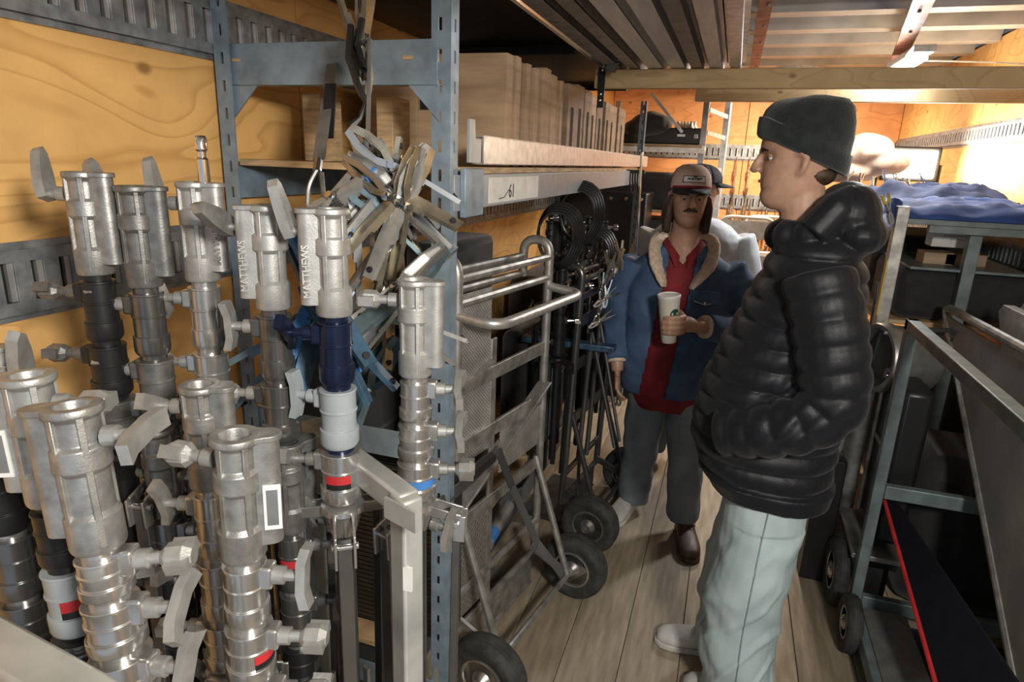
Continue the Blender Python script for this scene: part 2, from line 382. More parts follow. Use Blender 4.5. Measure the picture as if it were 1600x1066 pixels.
# aluminium channels stored overhead along the truck
xs = [-.535, -.455, -.365, -.275, -.20, -.125, -.05]
cols = ['galv', 'steel', 'bright', 'bright', 'steel', 'bright', 'alu']
labs = ['leftmost overhead metal channel beside the dark shelf roof', 'second overhead metal channel from the dark shelf', 'bright aluminium channel overhead, third from the shelf',
        'bright aluminium channel overhead in the middle of the seven', 'overhead metal channel, third from the red rail', 'bright aluminium channel overhead, second from the red rail', 'rightmost overhead metal channel next to the red rail']
for i, xx in enumerate(xs):
    wd = [.055, .045, .06, .06, .045, .05, .04][i]; L = 2.75 + .1 * (i % 2)
    m = MB().box((0, 0, .004), (wd, L, .005)).box((-wd / 2 + .002, 0, .022), (.004, L, .04)).box((wd / 2 - .002, 0, .022), (.004, L, .04))
    m.box((-wd / 2 - .008, 0, .041), (.018, L, .003)).box((wd / 2 + .008, 0, .041), (.018, L, .003))
    o = m.build('metal_channel', MT[cols[i]]); o.location = (xx, .30 + L / 2, 2.0065); tag(o, labs[i], 'channel', 'metal channels stored overhead')
for i, (a, yy) in enumerate([(-.33, 1.35), (-.13, 1.7), (-.30, 2.3)]):
    o = MB().box((0, 0, .02), (.42, .09, .038)).build('wood_offcut', MT['plydeck'], None, .002); o.location = (a, yy, 2.0525)
    tag(o, ['wood offcut lying across the overhead channels, nearest one', 'wood offcut across the overhead channels near the red rail', 'wood offcut across the overhead channels, farthest one'][i], 'wood block', 'offcuts lying on the overhead channels')
# red oxide rails under the roof
r1 = MB().box((0, 0, 0), (.055, 5.4, .012)).box((-.025, 0, .03), (.006, 5.4, .06)).build('roof_rail', MT['rust'])
r1.location = (.035, 3.3, 2.262); tag(r1, 'red-brown steel rail bolted along the roof beside the overhead channels', 'rail')
for i in range(12): MB().lathe([(.007, 0), (.007, -.006), (.003, -.009)], 8).build('bolt', MT['steel'], r1, loc=(0.01, -2.4 + i * .42, -.006))
a = px(1452, -20, Z=2.22); b = px(1402, 95, Z=2.22)
r2 = MB().bar(a, b, .07, .012).bar(a + Vector((.03, 0, .03)), b + Vector((.03, 0, .03)), .006, .06).build('roof_rail', MT['rust'])
tag(r2, 'red-brown steel roof strut that carries the white strip lamp', 'rail')
for t in (.2, .45, .7): MB().lathe([(.007, 0), (.007, -.006), (.003, -.009)], 8).build('bolt', MT['steel'], r2, loc=a.lerp(b, t) + Vector((0, 0, -.006)))
st = thing('strip_lamp', 'small lit white strip lamp under the red roof strut', 'lamp', (.735, 3.80, 2.13))
MB().box((0, 0, .035), (.09, .56, .03)).build('housing', MT['wht'], st, .004)
MB().box((0, 0, .0), (.05, .50, .02)).build('lens', MT['strip'], st, .004)
cb = MB().tube([(0, 0, 0), (.35, .02, -.01), (.9 - .42, .03, -.02)], .004, 6).build('cable', MT['wht']); cb.location = (.78, 3.85, 2.16); tag(cb, 'thin white cable running from the strip lamp to the right wall', 'cable')
# dark deck above the left rack
dk = thing('upper_shelf', 'dark underside of the top shelf above the wooden boxes, silver front edge', 'shelf', (0, 0, 2.03))
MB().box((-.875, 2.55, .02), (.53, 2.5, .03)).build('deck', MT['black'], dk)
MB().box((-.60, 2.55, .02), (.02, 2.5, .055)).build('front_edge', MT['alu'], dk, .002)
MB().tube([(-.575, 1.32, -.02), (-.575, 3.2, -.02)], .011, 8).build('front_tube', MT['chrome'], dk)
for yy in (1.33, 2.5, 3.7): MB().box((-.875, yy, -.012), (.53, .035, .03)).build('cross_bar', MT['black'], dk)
hg = thing('beam_hanger', 'black steel hanger strap with bolts at the left end of the near timber beam', 'bracket', (-.585, 2.885, 1.86))
MB().box((0, 0, .09), (.028, .006, .20)).box((0, .03, .19), (.028, .06, .006)).build('strap', MT['black'], hg)
for z in (.02, .045, .14): MB().lathe([(.006, 0), (.006, .006), (.002, .008)], 8, along((0, -.003, z), (0, -1, 0))).build('bolt', MT['chrome'], hg)
ml = thing('clamp_head', 'dark clamp with shiny bolts fastened where the shelf tube meets the timber beam', 'clamp', (-.53, 2.80, 2.01))
MB().box((0, 0, 0), (.05, .05, .045), (.4, .3, .2)).build('body', MT['dnick'], ml, .006)
MB().tube([(0, 0, 0), (.05, -.04, .03)], .008, 8).build('screw', MT['chrome'], ml)
MB().box((.06, -.05, .035), (.05, .012, .02), (.3, .3, .8)).build('handle', MT['chrome'], ml, .004)
# ================================================================== LEFT RACK
rk = thing('steel_rack', 'blue-grey slotted steel rack with long shelves along the left wall', 'rack', (-.86, 2.7, 0))
def post(x, y, h, sx, sy, m=MT['blue'], parent=rk, slots=True):
    """slotted angle post: flanges towards sx (along X) and sy (along Y)"""
    ox, oy = parent.location.x, parent.location.y
    mb = MB(); w_ = .04; t = .004
    def face(ax):
        z = .03; p = .058
        def bx(a, b, z0, z1):
            if ax == 'X': mb.box((x - ox + sx * (a + b) / 2, y - oy, (z0 + z1) / 2), (b - a, t, z1 - z0))
            else: mb.box((x - ox, y - oy + sy * (a + b) / 2, (z0 + z1) / 2), (t, b - a, z1 - z0))
        bx(0, w_ * .42, 0, h); bx(w_ * .62, w_, 0, h)
        while z < h:
            bx(w_ * .42, w_ * .62, z, min(z + .034, h)); z += p
    face('X'); face('Y')
    return mb.build('upright', m, parent)
post(-.565, 1.265, 2.34, -1, 1); post(-1.13, 1.25, 2.34, 1, 1); post(-.565, 4.25, 2.0, -1, -1); post(-1.13, 4.25, 2.0, 1, -1)
L0 = lambda x, y, z: (x + .86, y - 2.7, z)
m = MB().box(L0(-.85, 1.262, 1.804), (.52, .004, .082)).box(L0(-.85, 1.275, 1.845), (.52, .03, .004)).box(L0(-.85, 1.275, 1.763), (.52, .03, .004))
eb = m.build('end_beam', MT['blue'], rk, .001)
for xx in (-1.08, -.655): MB().box(L0(xx, 1.259, 1.813), (.022, .003, .007)).build('slot', MT['plydeck'], rk)
for xx in (-1.10, -.585):
    MB().prism([(0, 0), (.07, 0), (0, -.07)], -.002, .002, ZM(L0(xx, 1.262, 1.76), (R(90), 0, R(0 if xx < -.8 else 180)))).build('gusset', MT['blue'], rk)
for z in (.25, .95):
    MB().box(L0(-.85, 1.262, z), (.52, .004, .07)).build('end_beam', MT['blue'], rk, .001)
# long beams
MB().box(L0(-.565, 2.76, 1.547), (.006, 2.95, .075)).box(L0(-.58, 2.76, 1.583), (.035, 2.95, .005)).box(L0(-.58, 2.76, 1.511), (.035, 2.95, .005)).build('lower_beam', MT['pgrey'], rk, .001)
MB().box(L0(-.555, 1.37, 1.547), (.014, .11, .105)).build('beam_plate', MT['blue'], rk, .002)
MB().box(L0(-.562, 2.95, 1.640), (.006, 3.0, .062)).box(L0(-.575, 2.95, 1.671), (.03, 3.0, .005)).box(L0(-.575, 2.95, 1.610), (.03, 3.0, .005)).build('upper_rail', MT['alu'], rk, .001)
MB().prism([(0, 0), (.07, 0), (.07, .05), (.035, .05), (.03, .09), (0, .09)], -.003, .003, ZM(L0(-.552, 1.335, 1.612), (R(90), 0, R(90)))).build('rail_bracket', MT['pgrey'], rk)
MB().box(L0(-1.13, 2.76, 1.547), (.006, 2.95, .075)).build('rear_beam', MT['blue'], rk)
MB().box(L0(-.85, 2.72, 1.5935), (.54, 2.86, .015)).build('deck', MT['plydeck'], rk, .001)
MB().box(L0(-.93, 2.72, .32), (.38, 2.86, .018)).build('deck', MT['plydeck'], rk, .001)
MB().box(L0(-.5605, 1.70, 1.547), (.002, .42, .062)).build('paper_tape', MT['white'], rk, label='white paper tape with handwriting on the lower beam')
tm = text_mesh('61', .05, .0006); tm.transform(ZM(L0(-.559, 1.66, 1.54), (R(90), 0, R(90)))); obj_of(tm, 'lettering', rk, MT['ink'])
tm = MB().tube([L0(-.559, 1.56, 1.525), L0(-.559, 1.60, 1.527), L0(-.559, 1.635, 1.545)], .0012, 5).build('pen_stroke', MT['ink'], rk)
# track seen below the shelf on the wall (comb of slots) – part of wall track already
# ------------------------------------------------------------------ wooden boxes on the shelf
ZS = 1.6015
def slab_box(x0, x1, y0, y1, z0, z1, hole=None):
    """plywood box; hole='X' gives a hand slot through the +X face, 'Y' through the -Y face"""
    mb = MB(); sx, sy, sz = x1 - x0, y1 - y0, z1 - z0
    if hole is None: return mb.box((0, 0, sz / 2), (sx, sy, sz))
    if hole == 'Y':
        hw, hh, zc = .052, .017, sz * .56; y = -sy / 2; t = .018
        mb.box((0, t / 2, sz / 2), (sx, sy - t, sz))
        for (a, b, c, d) in [(-sx / 2, -hw, 0, sz), (hw, sx / 2, 0, sz), (-hw, hw, 0, zc - hh), (-hw, hw, zc + hh, sz)]:
            mb.box(((a + b) / 2, y + t / 2, (c + d) / 2), (b - a, t, d - c))
    else:
        hw, hh, zc = min(.024, sy * .24), .075, sz * .48; t = .006
        mb.box((-t / 2, 0, sz / 2), (sx - t, sy, sz))
        for (a, b, c, d) in [(-sy / 2, -hw, 0, sz), (hw, sy / 2, 0, sz), (-hw, hw, 0, zc - hh), (-hw, hw, zc + hh, sz)]:
            mb.box((sx / 2 - t / 2, (a + b) / 2, (c + d) / 2), (t, b - a, d - c))
    return mb
def put_box(x0, x1, y0, y1, z1, lab, hole=None, z0=ZS, m='plybox', group='wooden apple boxes on the upper shelf'):
    o = slab_box(x0, x1, y0, y1, z0, z1, hole).build('apple_box', MT[m], None, .0015, 0); o.location = ((x0 + x1) / 2, (y0 + y1) / 2, z0)
    if hole:
        sx, sy, sz = x1 - x0, y1 - y0, z1 - z0
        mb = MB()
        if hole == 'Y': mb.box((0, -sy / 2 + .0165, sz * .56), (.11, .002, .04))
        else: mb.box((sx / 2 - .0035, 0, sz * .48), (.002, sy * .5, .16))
        mb.build('hand_slot_shade', MT['dark'], o)  # near-black plate close to the surface paints the shade in the slot
    return tag(o, lab, 'box', group)
put_box(-1.04, -.61, 1.74, 1.79, 1.895, 'large plywood box face with a black hand slot, first in the row', 'Y')
ord_ = ['second', 'third', 'fourth', 'fifth', 'sixth']
yb = [1.80, 1.848, 1.895, 1.94, 1.985, 2.03]
for i in range(5): put_box(-1.05 + .01 * i, -.605 - .012 * (i % 2), yb[i] + .004, yb[i + 1] - .004, 1.897 - .006 * (i % 3), 'thin plywood board standing on the shelf, %s in the row of boxes' % ord_[i])
put_box(-1.08, -.66, 2.04, 2.09, 1.89, 'plywood board set back in the row, in shade after the thin boards')
ex = [845, 854.5, 864, 873, 881, 886, 901, 912.6, 924, 935, 944.5, 952, 967, 978]
ys = [px(e, 200, X=-.605).y for e in ex]
oo = ['first', 'second', 'third', 'fourth', 'fifth', 'sixth', 'seventh', 'eighth', 'ninth', 'tenth', 'eleventh', 'twelfth', 'last']
for i in range(13):
    hl = 'X' if i >= 5 else None
    put_box(-1.08, -.604 - random.uniform(0, .022), ys[i] + .006, ys[i + 1] - .006, 1.905 + random.uniform(-.012, .008),
            ('plywood box with tall hand slot, %s of thirteen past the shaded board' if hl else 'plain plywood box, %s of thirteen past the shaded board') % oo[i], hl)
for i, (a, b_, w_, z) in enumerate([(505, 1.42, .05, 1.755), (615, 1.50, .045, 1.757)]):
    p = px(a, 200, Y=b_); o = MB().box((0, 0, (z - ZS) / 2), (w_, .09, z - ZS)).build('timber_block', MT['plydeck'], None, .002)
    o.location = (p.x, b_, ZS); tag(o, ['grey-brown timber block on the shelf behind the hanging strap', 'timber block standing on the shelf left of the big plywood box'][i], 'timber')
# ================================================================== LIGHT STANDS
def circ(r, a0, a1, n, c=(0, 0)): return [(c[0] + r * math.cos(R(a0 + (a1 - a0) * i / n)), c[1] + r * math.sin(R(a0 + (a1 - a0) * i / n))) for i in range(n + 1)]
def receiver_mb(r=.0245):
    q = r / .0245
    P = [(0.001, -.052), (.0155, -.052), (.0155, -.002), (.0165, 0), (.0245, 0), (.0255, -.0015), (.0255, -.007), (.0205, -.012), (.0205, -.034), (.0245, -.038), (.0248, -.057), (.0205, -.062), (.0205, -.098), (.0245, -.103), (.0245, -.133), (.023, -.137), (.017, -.138)]
    m = MB().lathe([(a * q, b) for a, b in P], 24)
    # side lug: a flat slab with a rounded outer edge, flange on top
    slab = [(0, -.0125 * q), (.030 * q, -.0115 * q)] + circ(.0115 * q, -80, 80, 6, (.031 * q, 0)) + [(.030 * q, .0115 * q), (0, .0125 * q)]
    inner = [(a if a > .017 * q else .017 * q, b) for a, b in slab]
    m.prism(inner, -.122, -.003)
    fl = [(.017 * q, -.0165 * q), (.030 * q, -.0135 * q)] + circ(.0135 * q, -80, 80, 6, (.032 * q, 0)) + [(.030 * q, .0135 * q), (.017 * q, .0165 * q)]
    m.prism(fl, -.0065, -.0005)
    for a in (-62, 62, 128, -128):   # ribs between the bands
        c, s_ = math.cos(R(a)), math.sin(R(a))
        m.box((.0212 * q * c, .0212 * q * s_, -.068), (.006, .006, .125), (0, 0, R(a)))
    return m
def handle_mb(style, s=1.0):
    """wing handle in local coordinates: stem along +X from 0"""
    m = MB().lathe([(.0075 * s, 0), (.0075 * s, .009 * s), (.0048 * s, .010 * s), (.0048 * s, .020 * s)], 12, along((0, 0, 0), (1, 0, 0)))
    if style == 'T':      # curved bar
        L, W, T = .026 * s, .008 * s, .0075 * s
        pts = [(-L, .004 * s), (-L * .5, .0005 * s), (L * .5, .0005 * s), (L, .004 * s), (L * .98, .004 * s + W), (L * .45, W), (-L * .45, W), (-L * .98, .004 * s + W)]
        m.prism(pts, -T, T, Matrix(((0, 1, 0, .019 * s), (1, 0, 0, 0), (0, 0, 1, 0), (0, 0, 0, 1))))
    elif style == 'P':    # flat paddle bent along the body
        pts = [(0, -.008), (.012, -.011), (.030, -.010), (.050, -.006), (.056, 0), (.050, .006), (.030, .010), (.012, .011), (0, .008)]
        m.prism([(a * s, b * s) for a, b in pts], -.005 * s, .005 * s, Matrix(((.25, 0, .97, .020 * s), (0, 1, 0, 0), (.97, 0, -.25, -.006 * s), (0, 0, 0, 1))))
    else:                  # stubby knob
        m.lathe([(.006 * s, .018 * s), (.010 * s, .022 * s), (.0105 * s, .034 * s), (.007 * s, .040 * s)], 8, along((0, 0, 0), (1, 0, 0)))
        m.box((.031 * s, 0, 0), (.016 * s, .026 * s, .010 * s))
    return m
HM = {k: None for k in ('T', 'P', 'K')}
for k in HM: HM[k] = handle_mb(k).mesh('wing_knob', 30)
HCACHE = {}
def hmesh(style, m):
    if (style, m) not in HCACHE:
        me = HM[style].copy(); me.materials.clear(); me.materials.append(MT[m]); HCACHE[(style, m)] = me
    return HCACHE[(style, m)]
def collar_mb(r, L):
    t = min(.003, L * .08)
    return MB().lathe([(r * .80, 0), (r * 1.05, 0), (r * 1.06, -t), (r, -t), (r, -L * .34), (r * 1.06, -L * .34), (r * 1.06, -L * .34 - t), (r * .985, -L * .34 - t), (r * .985, -L * .68), (r * 1.10, -L * .68), (r * 1.11, -L * .72), (r * 1.11, -L * .92), (r * 1.04, -L * .97), (r * .98, -L * .97), (r * .96, -L), (r * .7, -L)], 24)
def make_stand(name, label, top, length=1.5, rz=0, tilt=(0, 0), rec='cast', cols=('nickel', 'nickel', 'nickel'), lens=(.09, .085, .072), knobs=(), lug=0, extra=None, tubes='nickel', legs='dnick', detail=True, group='light stands packed in the stand cart', r0=.0235, head=True):
    """column described from the top downwards; lug and knob angles in degrees about the column"""
    axis = Vector((tilt[0], tilt[1], 1)).normalized(); top = Vector(top); base = top - axis * length
    root = thing(name, label, 'light stand', base, 0, group)
    q = Vector((0, 0, 1)).rotation_difference(axis); root.rotation_mode = 'QUATERNION'; root.rotation_quaternion = q
    T = length
    def part(mb, nm, m, bev=0, dz=0.0, rzz=0): 
        o = mb.build(nm, MT[m], root, bev); o.location = (0, 0, T + dz); o.rotation_euler = (0, 0, R(rzz)); return o
    z = 0
    if head:
        rc = part(receiver_mb(r0), 'receiver', rec, .0008, 0, lug)
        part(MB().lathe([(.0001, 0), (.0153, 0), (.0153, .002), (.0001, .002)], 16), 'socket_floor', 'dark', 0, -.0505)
        if extra and 'text' in extra:
            for sd in extra['text']:
                me = text_mesh('MATTHEWS', .0125, .0012, .0003)
                me.transform(ZM((.033, sd * .0122, -.078), (R(90), R(-90), R(180 if sd > 0 else 0)))); obj_of(me, 'lettering', rc, MT[rec])
        if extra and 'plate' in extra:
            sd = extra['plate']
            pl = MB().box((.032, sd * .0122, -.078), (.017, .002, .050)).build('label_plate', MT['white'], rc)
            MB().box((.032, sd * .0134, -.078), (.011, .001, .040)).build('plate_print', MT['steel'], pl)
        if extra and 'pin' in extra:
            part(MB().lathe([(.008, -.02), (.008, .030), (.0055, .033), (.0055, .040), (.008, .043), (.008, .058), (.006, .061)], 12, ZM((.018, .0, 0))), 'baby_pin', 'chrome')
        z = -.138
    rr = .0165
    cr = [.0212, .0238, .0262]
    for i, L in enumerate(lens):
        part(MB().lathe([(rr + .0012 * i, 0), (rr + .0012 * i, -.03)], 14), 'riser', tubes if i else cols[0], 0, z + .012)
        z -= .008
        c = part(collar_mb(cr[i], L), 'collar', cols[i], .0006, z)
        kn = [k for k in knobs if k[0] == i + 1]
        for (ii, ang, style, twist, km) in kn:
            u = Vector((math.cos(R(ang)), math.sin(R(ang)), 0))
            bo = MB().box((u * cr[i] * .95), (.022, .020, .026), (0, 0, R(ang))).build('boss', MT[cols[i]], root, .003); bo.location = (0, 0, T + z - L * .2)
            h = obj_of(hmesh(style, km), 'wing_knob', root); h.location = (u.x * (cr[i] + .009), u.y * (cr[i] + .009), T + z - L * .2); h.rotation_euler = (R(twist), 0, R(ang)); h.scale = (1.3, 1.3, 1.3)
        if extra and extra.get('red') == i + 1:
            ang = extra['redang']
            for (cc, da, nm) in (('red', 0, 'red_label'), ('black', 1, 'black_label')):
                mb = MB(); n = 8; rr_ = cr[i] * 1.0 + .0008
                zz0, zz1 = (-L * .38, -L * .55) if da == 0 else (-L * .55, -L * .66)
                rg = lambda zq: [(rr_ * math.cos(R(ang - 38 + 76 * k / n)), rr_ * math.sin(R(ang - 38 + 76 * k / n)), zq) for k in range(n + 1)]
                a_, b_ = rg(zz0), rg(zz1)
                mb.add(a_ + b_, [(k, k + 1, n + 2 + k, n + 1 + k) for k in range(n)]); mb.build(nm, MT[cc], c)
        if extra and extra.get('tape', (0,))[0] == i + 1:
            _, f0, f1, tc = extra['tape']
            MB().lathe([(cr[i] * 1.0 + .001, -L * f0), (cr[i] * 1.0 + .001, -L * f1)], 22).build('tape_band', MT[tc], c)
        z -= L
    for (ii, ang, style, twist, km) in [k for k in knobs if k[0] == 0]:
        u = Vector((math.cos(R(ang)), math.sin(R(ang)), 0))
        h = obj_of(hmesh(style, km), 'wing_knob', root); h.location = (u.x * .024, u.y * .024, T - .030); h.rotation_euler = (R(twist), 0, R(ang)); h.scale = (1.3, 1.3, 1.3)
    # spider with three arms, folded legs and braces
    zs = z - .012
    part(MB().lathe([(.020, 0), (.030, -.004), (.031, -.012), (.026, -.020), (.022, -.034), (.018, -.05)], 18), 'spider_hub', 'nickel' if legs != 'black' else 'black', 0, zs + .008)
    part(MB().tube([(0, 0, 0), (0, 0, -(T + zs) + .05)], .0155, 12), 'centre_tube', legs, 0, zs)
    for k in range(3):
        a = R(rz + 120 * k); u = Vector((math.cos(a), math.sin(a), 0)); t_ = Vector((-u.y, u.x, 0))
        m = MB()
        for sd in (-1, 1):
            o2 = t_ * sd * .0125
            m.bar(u * .016 + o2 + Vector((0, 0, -.004)), u * .068 + o2 + Vector((0, 0, -.018)), .004, .016)
            m.bar(u * .068 + o2 + Vector((0, 0, -.012)), u * .066 + o2 + Vector((0, 0, -.055)), .004, .018, u)
        m.tube([u * .064 - t_ * .018 + Vector((0, 0, -.026)), u * .064 + t_ * .018 + Vector((0, 0, -.026))], .005, 8)
        part(m, 'spider_arm', 'nickel' if legs != 'black' else 'black', .001, zs)
        p0 = u * .062 + Vector((0, 0, -.02)); p1 = u * .050 + Vector((0, 0, -(T + zs) + .0))
        part(MB().bar(p0, p1, .020, .012, u), 'leg', legs, .0015, zs)
        if detail:
            part(MB().bar(u * .030 + Vector((0, 0, -.30)), u * .034 + Vector((0, 0, -.95 * (T + zs) + .1)), .012, .005, u), 'brace', 'nickel' if legs != 'black' else legs, 0, zs)
    if detail and knobs:
        ang = knobs[-1][1] - 25; u = Vector((math.cos(R(ang)), math.sin(R(ang)), 0))
        h = obj_of(hmesh('T', 'cast'), 'wing_knob', root); h.location = (u.x * .028, u.y * .028, T + zs - .03); h.rotation_euler = (R(60), 0, R(ang)); h.scale = (1.25, 1.25, 1.25)
    return root
LT, RT, FR = 199, 19, -72
D = lambda a, b, d: px(a, b, d=d)
ST = 'light_stand'
make_stand(ST, 'light stand nearest the plywood wall, cast head on a black riser, back left', D(128, 268, .85), 1.5, 10, rec='cast', cols=('black', 'black', 'castd'), lens=(.085, .075, .07), lug=12,
           knobs=[(0, LT, 'P', 20, 'castl'), (1, LT, 'K', 30, 'castd'), (2, LT, 'K', 10, 'castd'), (3, 30, 'T', 40, 'cast')], tubes='black', legs='black')
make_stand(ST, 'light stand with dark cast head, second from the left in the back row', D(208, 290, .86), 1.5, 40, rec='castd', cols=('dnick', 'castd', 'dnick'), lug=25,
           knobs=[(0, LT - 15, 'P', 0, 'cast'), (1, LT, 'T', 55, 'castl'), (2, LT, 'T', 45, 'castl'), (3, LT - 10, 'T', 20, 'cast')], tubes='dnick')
make_stand(ST, 'light stand with a small upright pin beside its silver head, third from left at back', D(303, 284, .88), 1.48, 70, rec='castl', cols=('nickel', 'nickel', 'nickel'), lug=10,
           knobs=[(0, LT, 'P', 15, 'castl'), (1, LT, 'T', 60, 'castl'), (2, LT, 'K', 10, 'castl'), (3, LT, 'T', 30, 'cast')], extra={'pin': 1, 'text': (-1,)})
make_stand(ST, 'light stand with pale lettered head and dark chrome collars beside the far blue post', D(417, 320, .83), 1.48, 25, rec='castl', cols=('dnick', 'dnick', 'nickel'), lug=215,
           knobs=[(0, LT, 'P', -60, 'cast'), (1, LT, 'T', 85, 'castl'), (2, LT, 'K', 60, 'castl'), (3, LT, 'T', 40, 'cast')], extra={'text': (1,)}, tubes='dnick')
make_stand(ST, 'light stand with navy upper collar and pale grey lower collar', D(516, 325, .80), 1.48, -55, rec='castl', cols=('navy', 'pgrey', 'nickel'), lens=(.085, .083, .075), lug=218,
           knobs=[(0, LT, 'P', -5, 'castl'), (1, LT, 'T', 40, 'navy'), (2, LT - 15, 'T', 88, 'pgrey'), (3, LT, 'T', 30, 'cast')], extra={'text': (1,), 'red': 3, 'redang': FR + 5}, tubes='navy')
make_stand(ST, 'shorter light stand with blue tape on its column, beside the near blue upright', D(648, 436, .87), 1.38, 15, rec='castl', cols=('nickel', 'nickel', 'nickel'), lens=(.058, .052, .055), lug=8,
           knobs=[(0, LT, 'K', 0, 'castl'), (1, RT, 'T', 20, 'castl'), (2, RT, 'T', 20, 'castl'), (3, RT, 'K', 20, 'cast')], extra={'tape': (3, .38, .62, 'btape')}, tilt=(-.0, .0))
make_stand(ST, 'light stand at the left edge with white label plate and pale grey collar', D(42, 585, .63), 1.35, 20, rec='castl', cols=('black', 'pgrey', 'dnick'), lens=(.062, .075, .015), lug=205,
           knobs=[(0, RT, 'K', 0, 'castl'), (2, RT + 20, 'K', 0, 'cast')], extra={'plate': 1, 'red': 2, 'redang': FR + 45}, tubes='black', tilt=(-.04, 0.0), r0=.0235)
make_stand(ST, 'large foreground light stand at lower left, leaning, silver collars', D(112, 632, .56), 1.33, 50, rec='cast', cols=('nickel', 'nickel', 'nickel'), lens=(.040, .050, .062), lug=205,
           knobs=[(0, RT, 'T', 10, 'castl'), (1, RT + 5, 'K', 20, 'castl'), (2, RT, 'T', 40, 'castl'), (3, RT - 8, 'T', 60, 'castl')], tilt=(-.075, .02))
make_stand(ST, 'foreground silver light stand in the middle with a label plate on its right lug', D(367, 678, .63), 1.30, 80, rec='cast', cols=('nickel', 'nickel', 'nickel'), lens=(.07, .065, .06), lug=35,
           knobs=[(0, LT - 10, 'K', 30, 'castl'), (1, RT, 'T', 80, 'castl'), (2, RT, 'K', 10, 'castl'), (3, RT, 'K', 40, 'cast')], extra={'plate': -1, 'red': 2, 'redang': RT - 20}, tilt=(.02, 0))
make_stand(ST, 'light stand half hidden behind the middle foreground one, dull silver head', D(312, 600, .78), 1.32, 30, rec='cast', cols=('nickel', 'nickel', 'nickel'), lug=15,
           knobs=[(0, LT, 'T', 30, 'castl'), (1, LT, 'T', 70, 'castl'), (2, LT, 'T', 10, 'cast'), (3, LT, 'K', 0, 'cast')], extra={'plate': -1})
make_stand(ST, 'light stand cut by the left picture edge, only a knob and lug showing', D(-42, 545, .74), 1.4, 30, rec='castl', cols=('black', 'dnick', 'dnick'), lug=60,
           knobs=[(0, RT, 'P', 20, 'castl'), (1, RT, 'T', 30, 'castl')], legs='black')
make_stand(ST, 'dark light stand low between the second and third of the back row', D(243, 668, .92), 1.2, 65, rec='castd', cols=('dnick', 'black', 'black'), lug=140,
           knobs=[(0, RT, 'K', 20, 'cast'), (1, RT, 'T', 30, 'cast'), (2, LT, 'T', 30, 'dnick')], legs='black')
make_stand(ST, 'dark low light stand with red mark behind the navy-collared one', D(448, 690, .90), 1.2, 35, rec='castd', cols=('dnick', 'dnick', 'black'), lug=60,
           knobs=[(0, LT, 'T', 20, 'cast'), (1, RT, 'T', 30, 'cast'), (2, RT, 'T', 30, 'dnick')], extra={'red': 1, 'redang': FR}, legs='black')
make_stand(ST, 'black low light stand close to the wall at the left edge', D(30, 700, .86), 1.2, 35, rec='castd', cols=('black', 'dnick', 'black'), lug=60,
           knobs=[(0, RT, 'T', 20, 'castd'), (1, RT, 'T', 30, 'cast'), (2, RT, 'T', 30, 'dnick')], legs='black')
# ------------------------------------------------------------------ cart that carries the stands
sc_ = thing('stand_cart', 'pale square-tube cart frame around the packed light stands', 'cart', (-.55, .55, 0))
def S(p): return Vector(p) - Vector((-.55, .55, 0))
pc = px(650, 778, d=.80); pd = px(548, 742, d=1.0)
ZC = 1.19
q0 = px(640, 790, Z=ZC); q1 = px(566, 733, Z=ZC)
dirb = (q1 - q0).normalized(); q1 = q0 + dirb * .30
MB().bar(S(q0), S(q1), .03, .036).build('top_rail', MT['ucart'], sc_, .004)
MB().bar(S(q0) + Vector((-.005, 0, .015)), S((q0.x - .005, q0.y, .1)), .03, .036, dirb).build('corner_post', MT['ucart'], sc_, .004)
MB().bar(S((q1.x, q1.y, ZC)), S((q1.x, q1.y, .1)), .05, .036, dirb).build('corner_post', MT['ucart'], sc_, .004)
qp = S(q0) + Vector((.006, -.0185, -.095)); MB().box(qp, (.012, .004, .035)).build('label_plate', MT['white'], sc_)
l0 = px(-60, 990, Z=1.20); l1 = px(215, 1155, Z=1.20)
MB().bar(S(l0), S(l1), .040, .035).build('near_rail', MT['ucart'], sc_, .004)
l2 = px(-60, 1075, Z=1.17); l3 = px(130, 1180, Z=1.17)
MB().bar(S(l2), S(l3), .030, .03).build('near_rail', MT['ucart'], sc_, .004)
for p in (l0, l1): MB().bar(S(p), S((p.x, p.y, .1)), .036, .036, (1, 0, 0)).build('corner_post', MT['ucart'], sc_, .004)
MB().box((0, .02, .10), (.72, .62, .03)).build('base_tray', MT['steel'], sc_, .004)
for sx in (-.3, .3):
    for sy in (-.22, .26): MB().lathe([(.035, -.015), (.04, -.01), (.04, .01), (.035, .015)], 14, along((sx, sy, .04), (1, 0, 0))).build('caster', MT['rubber'], sc_)
for (a, b, ln) in ((602, 792, .075),):
    p = px(a, b, Z=ZC + .01) if a > 300 else px(a, b, Z=1.235); MB().bar(S(p), S(p + dirb.cross(Vector((0, 0, 1))) * -ln * .2 + Vector((ln, -ln * .1, 0)) * .8), .004, .028).build('stop_plate', MT['ucart'], sc_)
